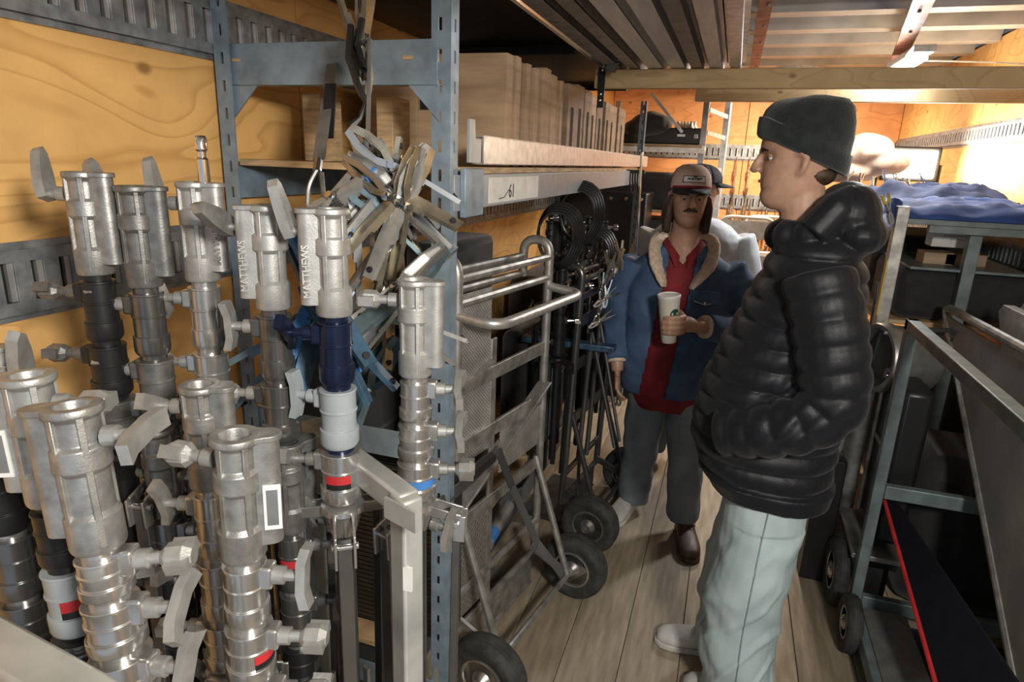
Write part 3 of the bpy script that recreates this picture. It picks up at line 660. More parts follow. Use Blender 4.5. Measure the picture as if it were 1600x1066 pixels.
# ================================================================== SPRING CLAMPS
def make_clamp(name, label, p, ax, roll, m1='nickel', m2='nickel', tip=None, s=1.0, spread=16, group='steel spring clamps hanging in a bunch'):
    """p = handle-side end of the bunch, ax = direction from handles to jaws"""
    root = thing(name, label, 'clamp', p, 0, group)
    root.rotation_mode = 'QUATERNION'; root.rotation_quaternion = Vector((0, 0, -1)).rotation_difference(Vector(ax).normalized()) @ Quaternion((0, 0, 1), R(roll))
    root.scale = (s, s, s)
    for sd, mm in ((1, m1), (-1, m2)):
        a = sd * R(spread / 2); c, s_ = math.cos(a), math.sin(a)
        # polyline in XZ: handle end (0,0) .. pivot (0,-.09) .. jaw
        pts = [(sd * .026, .015), (sd * .0165, -.040), (sd * .006, -.088), (-sd * .006, -.115), (-sd * .006, -.145), (sd * .001, -.170)]
        wds = [.018, .021, .022, .021, .016, .012]
        mb = MB(); t = .0022
        for i in range(len(pts) - 1):
            (x0, z0), (x1, z1) = pts[i], pts[i + 1]; w0, w1 = wds[i] / 2, wds[i + 1] / 2
            d = Vector((x1 - x0, 0, z1 - z0)).normalized(); n = Vector((-d.z, 0, d.x)) * (t / 2)
            A = Vector((x0, 0, z0)) - d * .001; B = Vector((x1, 0, z1)) + d * .001
            vs = [A - n + Vector((0, -w0, 0)), A + n + Vector((0, -w0, 0)), A - n + Vector((0, w0, 0)), A + n + Vector((0, w0, 0)),
                  B - n + Vector((0, -w1, 0)), B + n + Vector((0, -w1, 0)), B - n + Vector((0, w1, 0)), B + n + Vector((0, w1, 0))]
            mb.add(vs, [(0, 2, 3, 1), (4, 5, 7, 6), (0, 1, 5, 4), (2, 6, 7, 3), (0, 4, 6, 2), (1, 3, 7, 5)])
            fl = .006 if i < 1 else .010
            for sy in (-1, 1):      # flanges
                yo = Vector((0, sy, 0)); nn = Vector((-sd, 0, 0)) * fl
                q = [A + yo * w0, A + yo * w0 + nn, B + yo * w1, B + yo * w1 + nn]; e = yo * -t
                vs = q + [v + e for v in q]
                mb.add(vs, [(0, 1, 3, 2), (4, 6, 7, 5), (0, 4, 5, 1), (2, 3, 7, 6), (0, 2, 6, 4), (1, 5, 7, 3)])
        arm = mb.build('clamp_arm', MT[mm], root, 0, 25)
        MB().lathe([(.0045, -.0005), (.0045, .0025)], 10, along((sd * .0255, 0, .004), (sd * .97, 0, .17))).build('end_hole', MT['dark'], arm)
        if tip:
            MB().tube([(sd * .027, 0, .018), (sd * .0165, 0, -.040)], [.0105, .0120], 8, flat=.5, upv=(1, 0, 0)).build('vinyl_grip', MT[tip], arm)
    MB().tube([(0, -.017, -.092), (0, .017, -.092)], .0055, 8).build('pivot_pin', MT['chrome'], root)
    hel = [(math.cos(k * .8) * .010, -.011 + k * .00055, -.092 + math.sin(k * .8) * .010) for k in range(40)]
    MB().tube(hel, .0016, 5).build('spring', MT['dnick'], root)
    return root
CR = Vector(_RT[:, 0]); CU = Vector(_RT[:, 1]); CF = -Vector(_RT[:, 2])
def imdir(deg, inn=0.0):   # direction as it reads in the picture: 0 = right, 90 = up
    return CR * math.cos(R(deg)) + CU * math.sin(R(deg)) + CF * inn
CL = [ # head pixel, direction, depth, mats, tip, scale, label
    (600, 246, 222, 1.00, 'castl', 'castl', None, 1.0, 'pale spring clamp with a band of blue tape, top left of the hanging bunch'),
    (598, 232, 268, 1.02, 'brass', 'nickel', None, 1.0, 'upright brassy spring clamp at the very top of the bunch'),
    (690, 325, 140, 1.00, 'brass', 'nickel', None, .95, 'brassy spring clamp pointing up-left, handles by the near blue upright'),
    (695, 362, 143, .98, 'nickel', 'brass', None, 1.0, 'shiny spring clamp with handles lowest right of the bunch'),
    (655, 345, 128, 1.01, 'nickel', 'nickel', None, .9, 'spring clamp in the centre of the bunch with handles hanging down right'),
    (540, 360, 50, 1.00, 'castl', 'brass', None, .95, 'spring clamp with pale handles hanging lower left of the bunch'),
    (562, 405, 58, .98, 'brass', 'castl', None, 1.05, 'spring clamp with broad cream-coloured handle hanging left of centre'),
    (600, 420, 72, .99, 'castl', 'brass', None, 1.0, 'spring clamp with long straight handle hanging below the centre'),
    (665, 380, 145, 1.03, 'teal', 'teal', None, .8, 'small bluish spring clamp below the bunch near the upright'),
    (545, 545, 48, .95, 'teal', 'nickel', None, 1.1, 'greenish grey spring clamp hanging lower, left of the short stand'),
    (570, 495, 40, .99, 'nickel', 'teal', None, .95, 'grey spring clamp lying across the lower bunch'),
    (590, 560, 80, 1.04, 'brass', 'brass', None, .9, 'tan spring clamp hanging straight down behind the short stand'),
    (452, 560, 66, .98, 'vblue', 'vblue', None, 1.15, 'bright blue spring clamp between the two pale-headed stands'),
    (462, 625, 78, .96, 'dblue', 'vblue', None, 1.15, 'worn blue spring clamp hanging lowest behind the navy collar'),
    (556, 560, 118, .93, 'vblue', 'dblue', None, 1.1, 'blue-edged spring clamp just right of the navy collar'),
    (588, 605, 122, .95, 'dblue', 'dblue', None, .95, 'dark blue spring clamp with handle end hanging beside the short stand'),
    (360, 600, 40, 1.00, 'teal', 'teal', None, 1.25, 'dark teal spring clamp hanging behind the lettered stand'),
    (708, 545, 150, 1.00, 'nickel', 'castl', None, .8, 'small silver spring clamp poking out in front of the near upright'),
    (520, 700, 60, 1.05, 'dblue', 'teal', None, 1.1, 'shadowed blue spring clamp low behind the pale grey collar'),
    (560, 470, 62, 1.02, 'nickel', 'brass', None, 1.0, 'silver spring clamp at mid height, just left of the short stand head'),
    (612, 500, 95, 1.06, 'nickel', 'nickel', None, 1.0, 'spring clamp behind the head of the short stand'),
    (535, 450, 75, 1.06, 'dnick', 'nickel', None, 1.1, 'dark spring clamp tucked behind the pale lettered head'),
    (640, 410, 110, 1.08, 'dnick', 'brass', None, 1.0, 'dark spring clamp hanging behind the short stand knob'),
    (505, 345, 20, 1.06, 'nickel', 'dnick', None, .9, 'spring clamp lying sideways behind the top of the lettered head'),
    (640, 260, 250, 1.06, 'brass', 'brass', None, .8, 'short brassy spring clamp at the back top right of the bunch'),
]
for i, (a, b, dg, dp, m1, m2, tp, s_, lab) in enumerate(CL):
    ob = make_clamp('spring_clamp', lab, D(a, b, dp), imdir(dg, random.uniform(-.25, .25)), random.uniform(-50, 50), m1, m2, tp, s_ * 1.12, 16)
    if i == 0: MB().box((.0185, 0, -.030), (.006, .024, .020), (0, R(-10), 0)).build('blue_tape', MT['btape'], ob)
make_clamp('spring_clamp', 'brassy spring clamp hanging from above over the steel end beam', D(548, -12, 1.15), imdir(278), 40, 'brass', 'brass', None, 1.1, group='clamps hung above the end beam')
make_clamp('spring_clamp', 'narrow brassy spring clamp beside another above the end beam', D(572, -20, 1.17), imdir(266), -30, 'brass', 'castl', None, 1.0, group='clamps hung above the end beam')
rp = MB().tube([D(577, 60, 1.14), D(576, 150, 1.10), D(574, 240, 1.04), D(592, 255, 1.03), D(600, 330, 1.05), D(596, 480, 1.05)], .004, 7).build('rope', MT['steel']); tag(rp, 'thin grey rope from which the clamp bunch hangs', 'rope')
rp = MB().tube([D(548, 40, 1.12), D(545, 90, 1.11), D(558, 130, 1.10), D(572, 160, 1.1), D(563, 185, 1.1), D(550, 198, 1.1)], [.006, .007, .006, .005, .005, .010], 8).build('bungee_cord', MT['black']); tag(rp, 'black cord with a bulb end dangling in front of the end beam', 'cord')
rp = MB().tube([D(566, 30, 1.13), D(556, 75, 1.12), D(568, 110, 1.11), D(556, 60, 1.14)], .006, 7).build('bungee_cord', MT['black']); tag(rp, 'short looped black cord tangled over the end beam', 'cord')
hk = thing('strap_hook', 'steel hook on a grey webbing strap beside the wood panel', 'hook', D(497, 330, 1.12))
o0 = D(497, 330, 1.12)
MB().bar(px(519, 100, Y=1.256) - o0, D(498, 250, 1.13) - o0, .022, .003, CF).build('webbing', MT['steel'], hk)
MB().tube([D(498, 250, 1.13) - o0, D(495, 268, 1.12) - o0], .008, 8).build('swivel', MT['chrome'], hk)
MB().tube(fillet([D(496, 265, 1.12) - o0, D(482, 290, 1.12) - o0, D(480, 330, 1.12) - o0, D(495, 350, 1.12) - o0, D(508, 325, 1.12) - o0, D(502, 270, 1.12) - o0], .02), .0045, 7).build('hook', MT['dnick'], hk)
hk = MB().bar(D(517, 132, 1.25), D(512, 215, 1.22), .022, .006, CF).build('webbing_strap', MT['black']); tag(hk, 'short black strap end hanging below the end beam', 'strap')
# ================================================================== HAND TRUCKS
def wheel(parent, c, axis, r=.127, w_=.085, hubm='hub', nm='wheel'):
    o = bpy.data.objects.new(nm, None); 
    M = along(c, axis)
    ty = MB().lathe([(r * .56, -w_ * .36), (r * .66, -w_ * .46), (r * .86, -w_ * .5), (r * .95, -w_ * .40), (r, -w_ * .2), (r * .985, -w_ * .19), (r * .985, -w_ * .16), (r, -w_ * .15), (r, -.004), (r * .985, -.003), (r * .985, .003), (r, .004), (r, w_ * .15), (r * .985, w_ * .16), (r * .985, w_ * .19), (r, w_ * .2), (r * .95, w_ * .40), (r * .86, w_ * .5), (r * .66, w_ * .46), (r * .56, w_ * .36)], 36, M).build('tyre', MT['rubber'], parent, 0, 50)
    h = MB().lathe([(r * .57, -w_ * .36), (r * .57, -w_ * .42), (r * .52, -w_ * .43), (r * .47, -w_ * .25), (r * .30, -w_ * .22), (r * .24, -w_ * .45), (r * .14, -w_ * .55), (r * .13, -w_ * .6), (.004, -w_ * .6), (.004, w_ * .6), (r * .13, w_ * .6), (r * .14, w_ * .55), (r * .24, w_ * .45), (r * .30, w_ * .22), (r * .47, w_ * .25), (r * .52, w_ * .43), (r * .57, w_ * .42), (r * .57, w_ * .36)], 24, M).build('hub', MT[hubm], ty, 0, 40)
    for k in range(5):
        a = k * 2 * math.pi / 5
        MB().lathe([(.006, -w_ * .30), (.006, w_ * .30)], 8, M @ ZM((r * .385 * math.cos(a), r * .385 * math.sin(a), 0))).build('lug_nut', MT['dnick'], h)
    return ty
def make_hand_truck(label, near, far, alum='alud', panels=True, top=1.38, lean=0.0, wheels=True, handle=True, ax=.155, group='hand trucks parked under the left shelf'):
    """frame stands in the plane through the two rails; its back faces the aisle"""
    near = Vector((*near, 0)); far = Vector((*far, 0)); u = (far - near); W = u.length; u.normalize(); n = Vector((u.y, -u.x, 0))
    rz = math.atan2(-u.x, u.y)          # local +Y along the frame, local +X towards the aisle
    t = thing('hand_truck', label, 'hand truck', near, rz, group); A = MT[alum]; r = .0155
    def P(y, z, x=0): return Vector((x + lean * z, y, z))
    for y, nm in ((0, 'rail'), (W, 'rail')):
        pts = fillet([P(y, .16), P(y, top), P(y, top, -.10), P(y, top - .13, -.10)], .055, 6)
        MB().tube(pts, r, 12).build('rail', A, t)
    for z, x in ((top - .055, 0), (top - .06, -.10), (top - .12, -.10)):
        MB().tube([P(0, z, x), P(W, z, x)], r * .85, 10).build('cross_tube', A, t)
    MB().tube([P(0, top - .125), P(W, top - .125)], r * .85, 10).build('cross_tube', A, t)
    if handle: MB().tube(fillet([P(0, top - .155), P(.0, top - .165, .13), P(W, top - .165, .13), P(W, top - .155)], .07, 7), r, 12).build('handle_loop', MT['alu'] if alum == 'alud' else A, t)
    for z in (.99, .80, .55):
        MB().box(P(W / 2, z), (.012, W, .045)).build('cross_bar', A, t, .002)
    MB().box(P(W * .36, .60), (.008, .03, 1.0)).build('strut', A, t, .002)
    if panels:
        MB().box(P(W * .17, 1.0, -.004), (.003, W * .33, .52)).build('punched_panel', MT['punch'], t)
        MB().bar(P(.02, .99, .004), P(W * .33, 1.035, .004), .006, .03, (1, 0, 0)).build('panel_rib', A, t)
        MB().box(P(W * .20, .38, -.004), (.003, W * .38, .36)).build('tread_panel', MT['tread'], t)
        MB().bar(P(.01, .62, .010), P(W, .86, .010), .01, .05, (1, 0, 0)).build('diagonal_bar', A, t, .002)
        MB().box(P(W * .72, .70, -.004), (.003, W * .50, .16)).build('punched_panel', MT['punch'], t)
    # axle on struts, wheels standing out to the aisle
    for y in (.03, W - .03):
        MB().tube([P(y, .58, 0), P(y, .135, ax)], .012, 10).build('axle_strut', A, t)
        MB().bar(P(y, .20, 0), P(y, .135, ax), .012, .03).build('axle_bracket', A, t)
    MB().tube([P(-.09, .127, ax), P(W + .09, .127, ax)], .011, 10).build('axle', A, t)
    MB().tube([P(0, .30), P(W, .30)], r * .85, 10).build('cross_tube', A, t); MB().tube([P(0, .17), P(W, .17)], r * .85, 10).build('cross_tube', A, t)
    MB().box((-.10, W / 2, .045), (.22, W * .9, .008)).bar((-.0, W / 2 - W * .45, .10), (-.0, W / 2 + W * .45, .10), .008, .12).build('toe_plate', A, t, .002)
    for y in (-.045, W + .045): wheel(t, P(y, .127, ax), (0, 1, 0))
    return t
h1 = make_hand_truck('aluminium hand truck nearest the blue upright, punched panel and bent handle loop', (-.672, 1.565), (-.566, 2.105), top=1.362)
h2 = make_hand_truck('darker hand truck parked behind the first, beside the man in denim', (-.565, 2.50), (-.50, 2.96), 'dnick', False, 1.22, .03, handle=False)
# straps and things on the hand trucks
s = MB(); P0 = [px(685, 790, X=-.57), px(740, 745, X=-.56), px(778, 702, X=-.55), px(800, 760, X=-.50), px(840, 850, X=-.46), px(884, 905, X=-.43)]
for i in range(len(P0) - 1): s.bar(P0[i], P0[i + 1], .028, .004, (1, -.3, .3))
tag(s.build('ratchet_strap', MT['fabb']), 'black webbing strap wound around the near hand truck', 'strap')
s = MB().tube([px(735, 742, X=-.55), px(768, 715, X=-.54)], .016, 8).build('strap_ratchet', MT['black']); tag(s, 'black ratchet on the strap of the near hand truck', 'ratchet')
s = MB().tube([px(760, 850, X=-.66), px(795, 790, X=-.66)], .022, 12).tube([px(752, 862, X=-.66), px(760, 850, X=-.66)], .026, 12).build('pipe', MT['alu']); tag(s, 'short aluminium pipe end behind the near hand truck', 'pipe')
s = MB().tube([px(762, 846, X=-.66), px(772, 830, X=-.66)], .0235, 12).build('tape_ring', MT['btape']); tag(s, 'blue tape ring around the short aluminium pipe', 'tape')
def soft_case(label, c, d, m='fabb', rz=0, zip_=True):
    o = thing('soft_case', label, 'case', (c[0], c[1], c[2]), rz)
    MB().box((0, 0, d[2] / 2), d).build('body', MT[m], o, min(d) * .18)
    MB().box((d[0] / 2 + .001, 0, d[2] * .55), (.004, d[1] * .85, .012)).build('zip', MT['steel'], o)
    MB().tube(fillet([(d[0] / 2, -.06, d[2] * .72), (d[0] / 2 + .03, -.06, d[2] * .74), (d[0] / 2 + .03, .06, d[2] * .74), (d[0] / 2, .06, d[2] * .72)], .02), .007, 7).build('handle', MT['black'], o)
    return o
soft_case('black soft case standing on the toe plate of the near hand truck', (-.83, 1.84, .335), (.20, .36, .50))
soft_case('dark blue soft case strapped on top in the near hand truck', (-.83, 1.85, .845), (.18, .34, .34), 'fabdk')
soft_case('black soft case on the second hand truck', (-.80, 2.80, .335), (.22, .40, .55))
soft_case('long black case under the shelf beyond the second hand truck', (-.90, 3.55, .335), (.36, .8, .7))
soft_case('tall black case added to darken the wall behind the near hand truck', (-1.035, 1.75, .335), (.18, .66, .86))  # added cases cover bright plywood and keep the space under the shelf dark
soft_case('tall black case added to darken the wall between the two hand trucks', (-1.035, 2.36, .335), (.18, .50, .98))
soft_case('low black case added to darken the space under the rack, nearest', (-.94, 1.72, 0), (.34, .72, .30))  # added cases darken the empty space below the lower deck
soft_case('low black case added to darken the space under the rack, middle one', (-.94, 2.52, 0), (.34, .78, .30))
soft_case('low black case added to darken the space under the rack, farthest', (-.94, 3.4, 0), (.34, .86, .30))
s = thing('punched_box', 'dark punched-metal box side behind the near blue upright', 'box', (-.80, 1.40, .335))
MB().box((.05, 0, .25), (.30, .10, .50)).build('shell', MT['punchd'], s, .004)
MB().box((.05, -.052, .25), (.29, .003, .48)).build('front_plate', MT['punchd'], s)
# black stands and coils under the shelf
for i, (a, b, Y, lab) in enumerate([(862, 345, 2.55, 'black stand under the shelf nearest the hand truck handle'), (884, 330, 2.8, 'black stand under the shelf with a shiny knob, second from the hand truck'), (905, 352, 2.7, 'black stand under the shelf, third from the hand truck, shorter'),
                                     (922, 338, 3.05, 'black stand under the shelf, fourth from the hand truck'), (943, 345, 3.2, 'black stand under the shelf just left of the black pole'), (880, 400, 2.45, 'low black stand behind the handle loop')]):
    make_stand('black_stand', lab, px(a, b, Y=Y), px(a, b, Y=Y).z - .34, 20 * i, rec='black', cols=('black', 'black', 'black'), knobs=[(0, 200 if i % 2 else 20, 'K', 30, 'chrome' if i % 2 == 0 else 'dnick'), (1, -60, 'T', 40, 'dnick'), (2, 20, 'K', 10, 'chrome'), (3, 210, 'T', 40, 'dnick')], lug=30 * i, tubes='black', legs='black', detail=False, group='black stands under the left shelf')
for i, (a, b, Y) in enumerate([(905, 335, 2.5), (930, 400, 2.75), (872, 370, 2.35)]):
    mb = MB(); c = px(a, b, Y=Y)
    for k in range(5):
        rr = .075 + .006 * k; mb.tube([(c.x + rr * math.cos(q) * .9, c.y + .02 * k - .04 + .01 * math.sin(q * 2), c.z + rr * 1.25 * math.sin(q)) for q in np.linspace(0, 2 * math.pi, 22)[:-1]], .0055, 6, closed=True)
    tag(mb.build('cable_coil', MT['black']), ['coiled black cable hanging high under the shelf', 'coiled black cable hanging beside the bright clutter of clamps', 'coiled black cable right behind the handle loop'][i], 'cable', 'coiled cables under the shelf')
# bright clamps/stand heads beside the denim man
GH = [(948, 395, 100), (957, 410, 60), (965, 400, 75), (972, 392, 80), (950, 440, 70), (962, 455, 45), (942, 470, 80), (955, 490, 30), (968, 380, 110), (940, 430, 95)]
GL = ['topmost chrome clamp in the bright cluster left of the denim man', 'chrome clamp tilted right near the top of the bright cluster', 'chrome clamp in the middle of the upper bright cluster', 'chrome clamp nearest the denim shoulder', 'chrome clamp left of centre in the bright cluster', 'slanting chrome clamp in the lower bright cluster',
      'chrome clamp at the lower left of the bright cluster', 'lowest chrome clamp of the bright cluster', 'pale clamp behind the top of the bright cluster', 'chrome clamp at the left edge of the bright cluster']
for i, (a, b, dg) in enumerate(GH):
    make_clamp('spring_clamp', GL[i], px(a, b, Y=2.5), imdir(dg + 180 + random.uniform(-15, 15), .2), random.uniform(0, 90), 'chrome', 'nickel' if i % 3 else 'brass', None, .62, group='chrome clamps beside the denim man')
s = MB().box((0, 0, 0), (.40, .06, .025)).build('blue_bar', MT['dblue'], None, .003); s.location = px(888, 536, Y=2.55); tag(s, 'dark blue bar across the gap between the two hand trucks', 'bar')
pl = MB().tube([px(1003, 238, Y=3.3), px(990, 480, Y=3.3)], .008, 8).build('chrome_pole', MT['chrome']); tag(pl, 'thin chrome pole at the far end of the shelf', 'pole')
# leaning black frame (folded legs) between second hand truck and denim man
for i, (a, b, c, d, Y) in enumerate([(938, 505, 968, 690, 2.62), (925, 520, 960, 700, 2.58)]):
    s = MB().tube([px(a, b, Y=Y), px(c, d, Y=Y - .12)], .007, 8).tube([px(a, b, Y=Y), px(a - 22, d + 20, Y=Y)], .011, 8).build('folded_stand_leg', MT['dnick'])
    tag(s, ['thin dark folded stand leaning right against the denim man', 'second dark folded stand leaning beside the hand truck wheel'][i], 'stand')
# rags and hooks at the end of the shelf
s = MB()
for k in range(6): s.tube([px(977 + 4 * k, 268, Y=3.75), px(976 + 4 * k, 282, Y=3.75), px(978 + 4 * k, 292 + (k % 3) * 5, Y=3.74)], .006, 6)
s.box(px(988, 268, Y=3.75), (.14, .03, .02)); tag(s.build('hook_bundle', MT['black']), 'small bundle of black hooks hanging at the end of the shelf beam', 'hooks')
# ================================================================== RIGHT SIDE
ct = thing('frame_cart', 'grey-green square-tube cart in the right foreground holding metal sheets', 'cart', (.60, 1.6, 0))
O = Vector((.60, 1.6, 0)); TB = MT['teabar']
def C_(x, y, z): return Vector((x, y, z)) - O
yE = 2.32; yN = .15; xW = 1.18
for (x, y, h) in ((.60, yE, 1.17), (xW, yE, .75), (.60, yN, 1.17), (xW, yN, 1.17)):
    MB().bar(C_(x, y, .10), C_(x, y, h), .036, .036, (1, 0, 0)).build('post', TB, ct, .003)
MB().bar(C_(.60, yE + .018, 1.152), C_(.60, yN, 1.152), .036, .036).build('top_rail', TB, ct, .003)
for z in (.56, .115): MB().bar(C_(.62, yE, z), C_(xW, yE, z), .03, .05).build('end_rail', TB, ct, .003)
MB().bar(C_(.60, yE, .10), C_(.60, yN, .10), .036, .05).build('base_rail', TB, ct, .003)
MB().bar(C_(xW, yE, .10), C_(xW, yN, .10), .036, .05).build('base_rail', TB, ct, .003)
MB().box(C_(.68, 1.20, .130), (.14, 2.1, .004)).build('deck_strip', MT['steel'], ct)
MB().box(C_(.95, 1.20, .09), (.40, 2.1, .004)).build('deck', MT['black'], ct)
for y in (2.18, .3):
    wheel(ct, C_(.565, y, .105), (1, 0, 0), .10, .05)
    wheel(ct, C_(1.15, y, .105), (1, 0, 0), .10, .05)
# slanting metal sheets standing in the cart
def sheet(label, X, poly, th, m, edge=None):
    o = thing('metal_sheet', label, 'sheet', (X, 1.2, 0), 0, 'metal sheets standing in the right cart')
    PM = Matrix(((0, 0, 1, 0), (1, 0, 0, -1.2), (0, 1, 0, 0), (0, 0, 0, 1)))
    MB().prism(poly, -th / 2, th / 2, PM).build('face', MT[m], o, .002)
    if edge:
        pts = fillet([(0, a - 1.2, b) for a, b in edge], .07, 7)
        MB().tube(pts, .016, 10).build('edge_frame', MT['alud'], o)
    return o
A = px(1478, 492, X=.86); Dn = px(1588, 1060, X=.86); E2 = A + (Dn - A) * 1.22
sheet('large dull metal sheet with a rounded tube frame, nearest the aisle', .86, [(A.y, A.z), (E2.y, E2.z), (.25, .16), (.25, 1.16)], .012, 'sheet',
      [(E2.y, E2.z), (A.y + .03, A.z + .03), (.25, 1.20)])
for i, (X, z, y) in enumerate([(.945, 1.20, 2.62), (.995, 1.215, 2.60), (1.05, 1.24, 2.57)]):
    sheet(['pale metal panel right behind the large dull sheet', 'middle pale panel of the three behind the dull sheet', 'pale panel nearest the right wall with the highest top edge'][i], X, [(y, z - .03), (y - .03, z), (.25, z + .02), (.25, .18), (y - .9, .18)], .034, ['alu', 'pgrey', 'wht'][i])
# dark board with red edge leaning inside the cart
T0 = px(1384, 768, X=.655); B1 = px(1472, 1075, X=.69); B2 = px(1600, 1075, X=.80)
bd = thing('padded_board', 'black padded board with a red edge slanting inside the right cart', 'board', B1)
def board(T_, P_, Q_, th, m, nm):
    n = (P_ - T_).cross(Q_ - T_).normalized() * th; tw = T_ + (Q_ - P_) * .08
    vs = [T_, tw, Q_, P_]; vs = [v - B1 for v in vs]; vs += [v + n for v in vs]
    return MB().add(vs, [(0, 1, 2, 3), (7, 6, 5, 4), (0, 4, 5, 1), (1, 5, 6, 2), (2, 6, 7, 3), (3, 7, 4, 0)]).build(nm, MT[m], bd, .002)
board(T0, B1, B2, .012, 'padblk', 'pad')
MB().tube([T0 - B1 + Vector((-.012, 0, .0)), Vector((-.012, 0, 0))], .008, 8).build('red_edge', MT['red'], bd)
for f in (.22, .40): MB().tube([T0 - B1 + (B2 - B1) * .05, (B2 - B1) * f], .007, 8).build('piping', MT['black'], bd)
# right rack with the moving pads
rr = thing('pad_rack', 'grey rack along the right wall with moving pads on top', 'rack', (.92, 3.6, 0))
O = Vector((.92, 3.6, 0))
for (x, y, h) in ((.635, 2.90, 1.50), (.925, 3.0, 1.42), (1.20, 3.0, 1.42), (.635, 4.65, 1.45), (1.20, 4.65, 1.45)):
    MB().box(C_(x, y, h / 2), (.045, .05, h)).build('upright', MT['alud'] if x < .7 else MT['teabar'], rr, .003)
MB().box(C_(.925, 3.81, 1.442), (.60, 1.74, .022)).build('shelf', MT['teabar'], rr, .002)
MB().box(C_(1.0, 2.965, 1.425), (.50, .03, .05)).build('end_beam', MT['teabar'], rr, .003)
MB().box(C_(.62, 3.80, 1.425), (.02, 1.75, .05)).build('side_beam', MT['teabar'], rr, .003)
MB().box(C_(.93, 3.84, 1.02), (.58, 1.66, .02)).build('shelf', MT['plydeck'], rr, .002)
MB().box(C_(.93, 3.84, .30), (.58, 1.66, .02)).build('shelf', MT['plydeck'], rr, .002)
MB().box(C_(.610, 2.875, 1.18), (.003, .02, .22)).build('yellow_sticker', MT['yellow'], rr)
def pad(name, label, x0, x1, y0, y1, z0, h, m, seed, drop=None):
    nx, ny = 44, 44; mb = MB(); top = []
    for j in range(ny + 1):
        for i in range(nx + 1):
            u, v = i / nx, j / ny; x = x0 + (x1 - x0) * u; y = y0 + (y1 - y0) * v
            e = min(1, min(u, 1 - u, v, 1 - v) * 7) ** .5
            f = noise.noise(Vector((x * 4, y * 9 + x * 2.5, seed))) + .6 * noise.noise(Vector((x * 9 + 3, y * 16, seed + 5))) + .35 * abs(noise.noise(Vector((x * 14, y * 22 - x * 9, seed + 9))))
            z = z0 + e * (h + h * .65 * f)
            x += .02 * noise.noise(Vector((x * 7, y * 7, seed + 1))); y += .03 * noise.noise(Vector((x * 7, y * 7, seed + 2)))
            top.append((x, y, max(z, z0 + .002)))
    n = (nx + 1) * (ny + 1); bot = [(x, y, z0) for x, y, z in top]; fs = []
    for j in range(ny):
        for i in range(nx):
            a = j * (nx + 1) + i; fs.append((a, a + 1, a + nx + 2, a + nx + 1)); fs.append((n + a, n + a + nx + 1, n + a + nx + 2, n + a + 1))
    per = [i for i in range(nx + 1)] + [(j + 1) * (nx + 1) - 1 for j in range(1, ny + 1)] + [ny * (nx + 1) + i for i in range(nx - 1, -1, -1)] + [j * (nx + 1) for j in range(ny - 1, 0, -1)]
    for q in range(len(per)): a, b = per[q], per[(q + 1) % len(per)]; fs.append((a, n + a, n + b, b))
    mb.add(top + bot, fs); o = mb.build(name, MT[m], None, 0, 60); return tag(o, label, 'blanket', 'moving pads on the right rack')
pad('moving_pad', 'crumpled bright blue moving pad on the near end of the right rack', .56, 1.24, 2.93, 3.50, 1.455, .055, 'fabblue', 3)
pad('moving_pad', 'folded dark navy moving pad behind the blue one', .62, 1.24, 3.40, 4.25, 1.455, .085, 'fabdk', 11)
p = px(1392, 330, Y=2.75)
o = MB(); o.tube(fillet([px(1398, 318, Y=2.97), px(1385, 345, Y=2.90), px(1375, 360, Y=2.72), px(1362, 358, Y=2.68)], .02), [.03] * 14, 10); 
tag(o.build('pad_corner', MT['fabblue']), 'blue pad corner hanging over the rack post', 'blanket')
make_clamp('spring_clamp', 'spring clamp with yellow grip pinching the blue pad at the rack post', px(1384, 308, Y=2.72), imdir(285, .1), 30, 'pgrey', 'pgrey', 'yellow', .6, group='clamp on the blue pad')
cd = thing('carton', 'small white printed carton under the end beam of the right rack', 'carton', px(1482, 388, Y=3.2))
MB().box((0, 0, .045), (.16, .10, .075)).build('body', MT['white'], cd, .003)
for k in range(3): MB().box((.0 + .01 * k, -.0505, .07 - .014 * k), (.13 - .03 * k, .001, .005)).build('print_line', MT['steel'], cd)
for i, (a, b, w_) in enumerate([(1462, 402, .12), (1502, 404, .15)]):
    q = px(a, b, Y=3.2); o = MB().box((0, 0, 0), (w_, .12, .05)).build('wood_box', MT['plybox'], None, .003); o.location = q
    tag(o, ['pale wooden box under the white carton, left one', 'pale wooden box under the white carton, right one'][i], 'box')
sh = MB().box((0, 0, 0), (.42, .5, .012)).build('hanging_shelf', MT['teabar'], None, .002); sh.location = px(1485, 412, Y=3.25); tag(sh, 'narrow grey shelf board carrying the carton and wooden boxes', 'shelf')
soft_case('large black soft case on the right rack below the pads', (.95, 3.28, 1.032), (.50, .5, .22))
soft_case('black soft case low on the right rack behind the cart end', (.95, 3.28, .312), (.50, .5, .60))
soft_case('black case on the middle of the right rack, deep in shade', (.95, 3.95, 1.032), (.50, .7, .30))
# round lamp head and small carts near the aisle
soft_case('black case added to darken the gap between the right cart and the rack', (.97, 2.72, 0), (.40, .42, .62))  # added case covers the bright wall and darkens the gap
dm = thing('lamp_head', 'round grey lamp head lying behind the cart post, dark lens to the left', 'lamp', px(1392, 560, Y=2.72))
Mx = along((0, 0, 0), (-.92, -.35, .05))
MB().lathe([(.02, -.16), (.10, -.15), (.125, -.12), (.13, .02), (.135, .025), (.135, .06), (.128, .07), (.115, .07), (.105, .03), (.03, .0)], 28, Mx).build('housing', MT['steel'], dm, 0, 40)
MB().lathe([(.002, .02), (.10, .03), (.10, .035), (.002, .03)], 24, Mx).build('lens', MT['dnick'], dm)
for a in (0, 90, 180, 270):
    MB().box((0, 0, 0), (.02, .012, .012)).build('lens_clip', MT['chrome'], dm, .002, loc=Mx @ Vector((.115 * math.cos(R(a)), .115 * math.sin(R(a)), .07)))
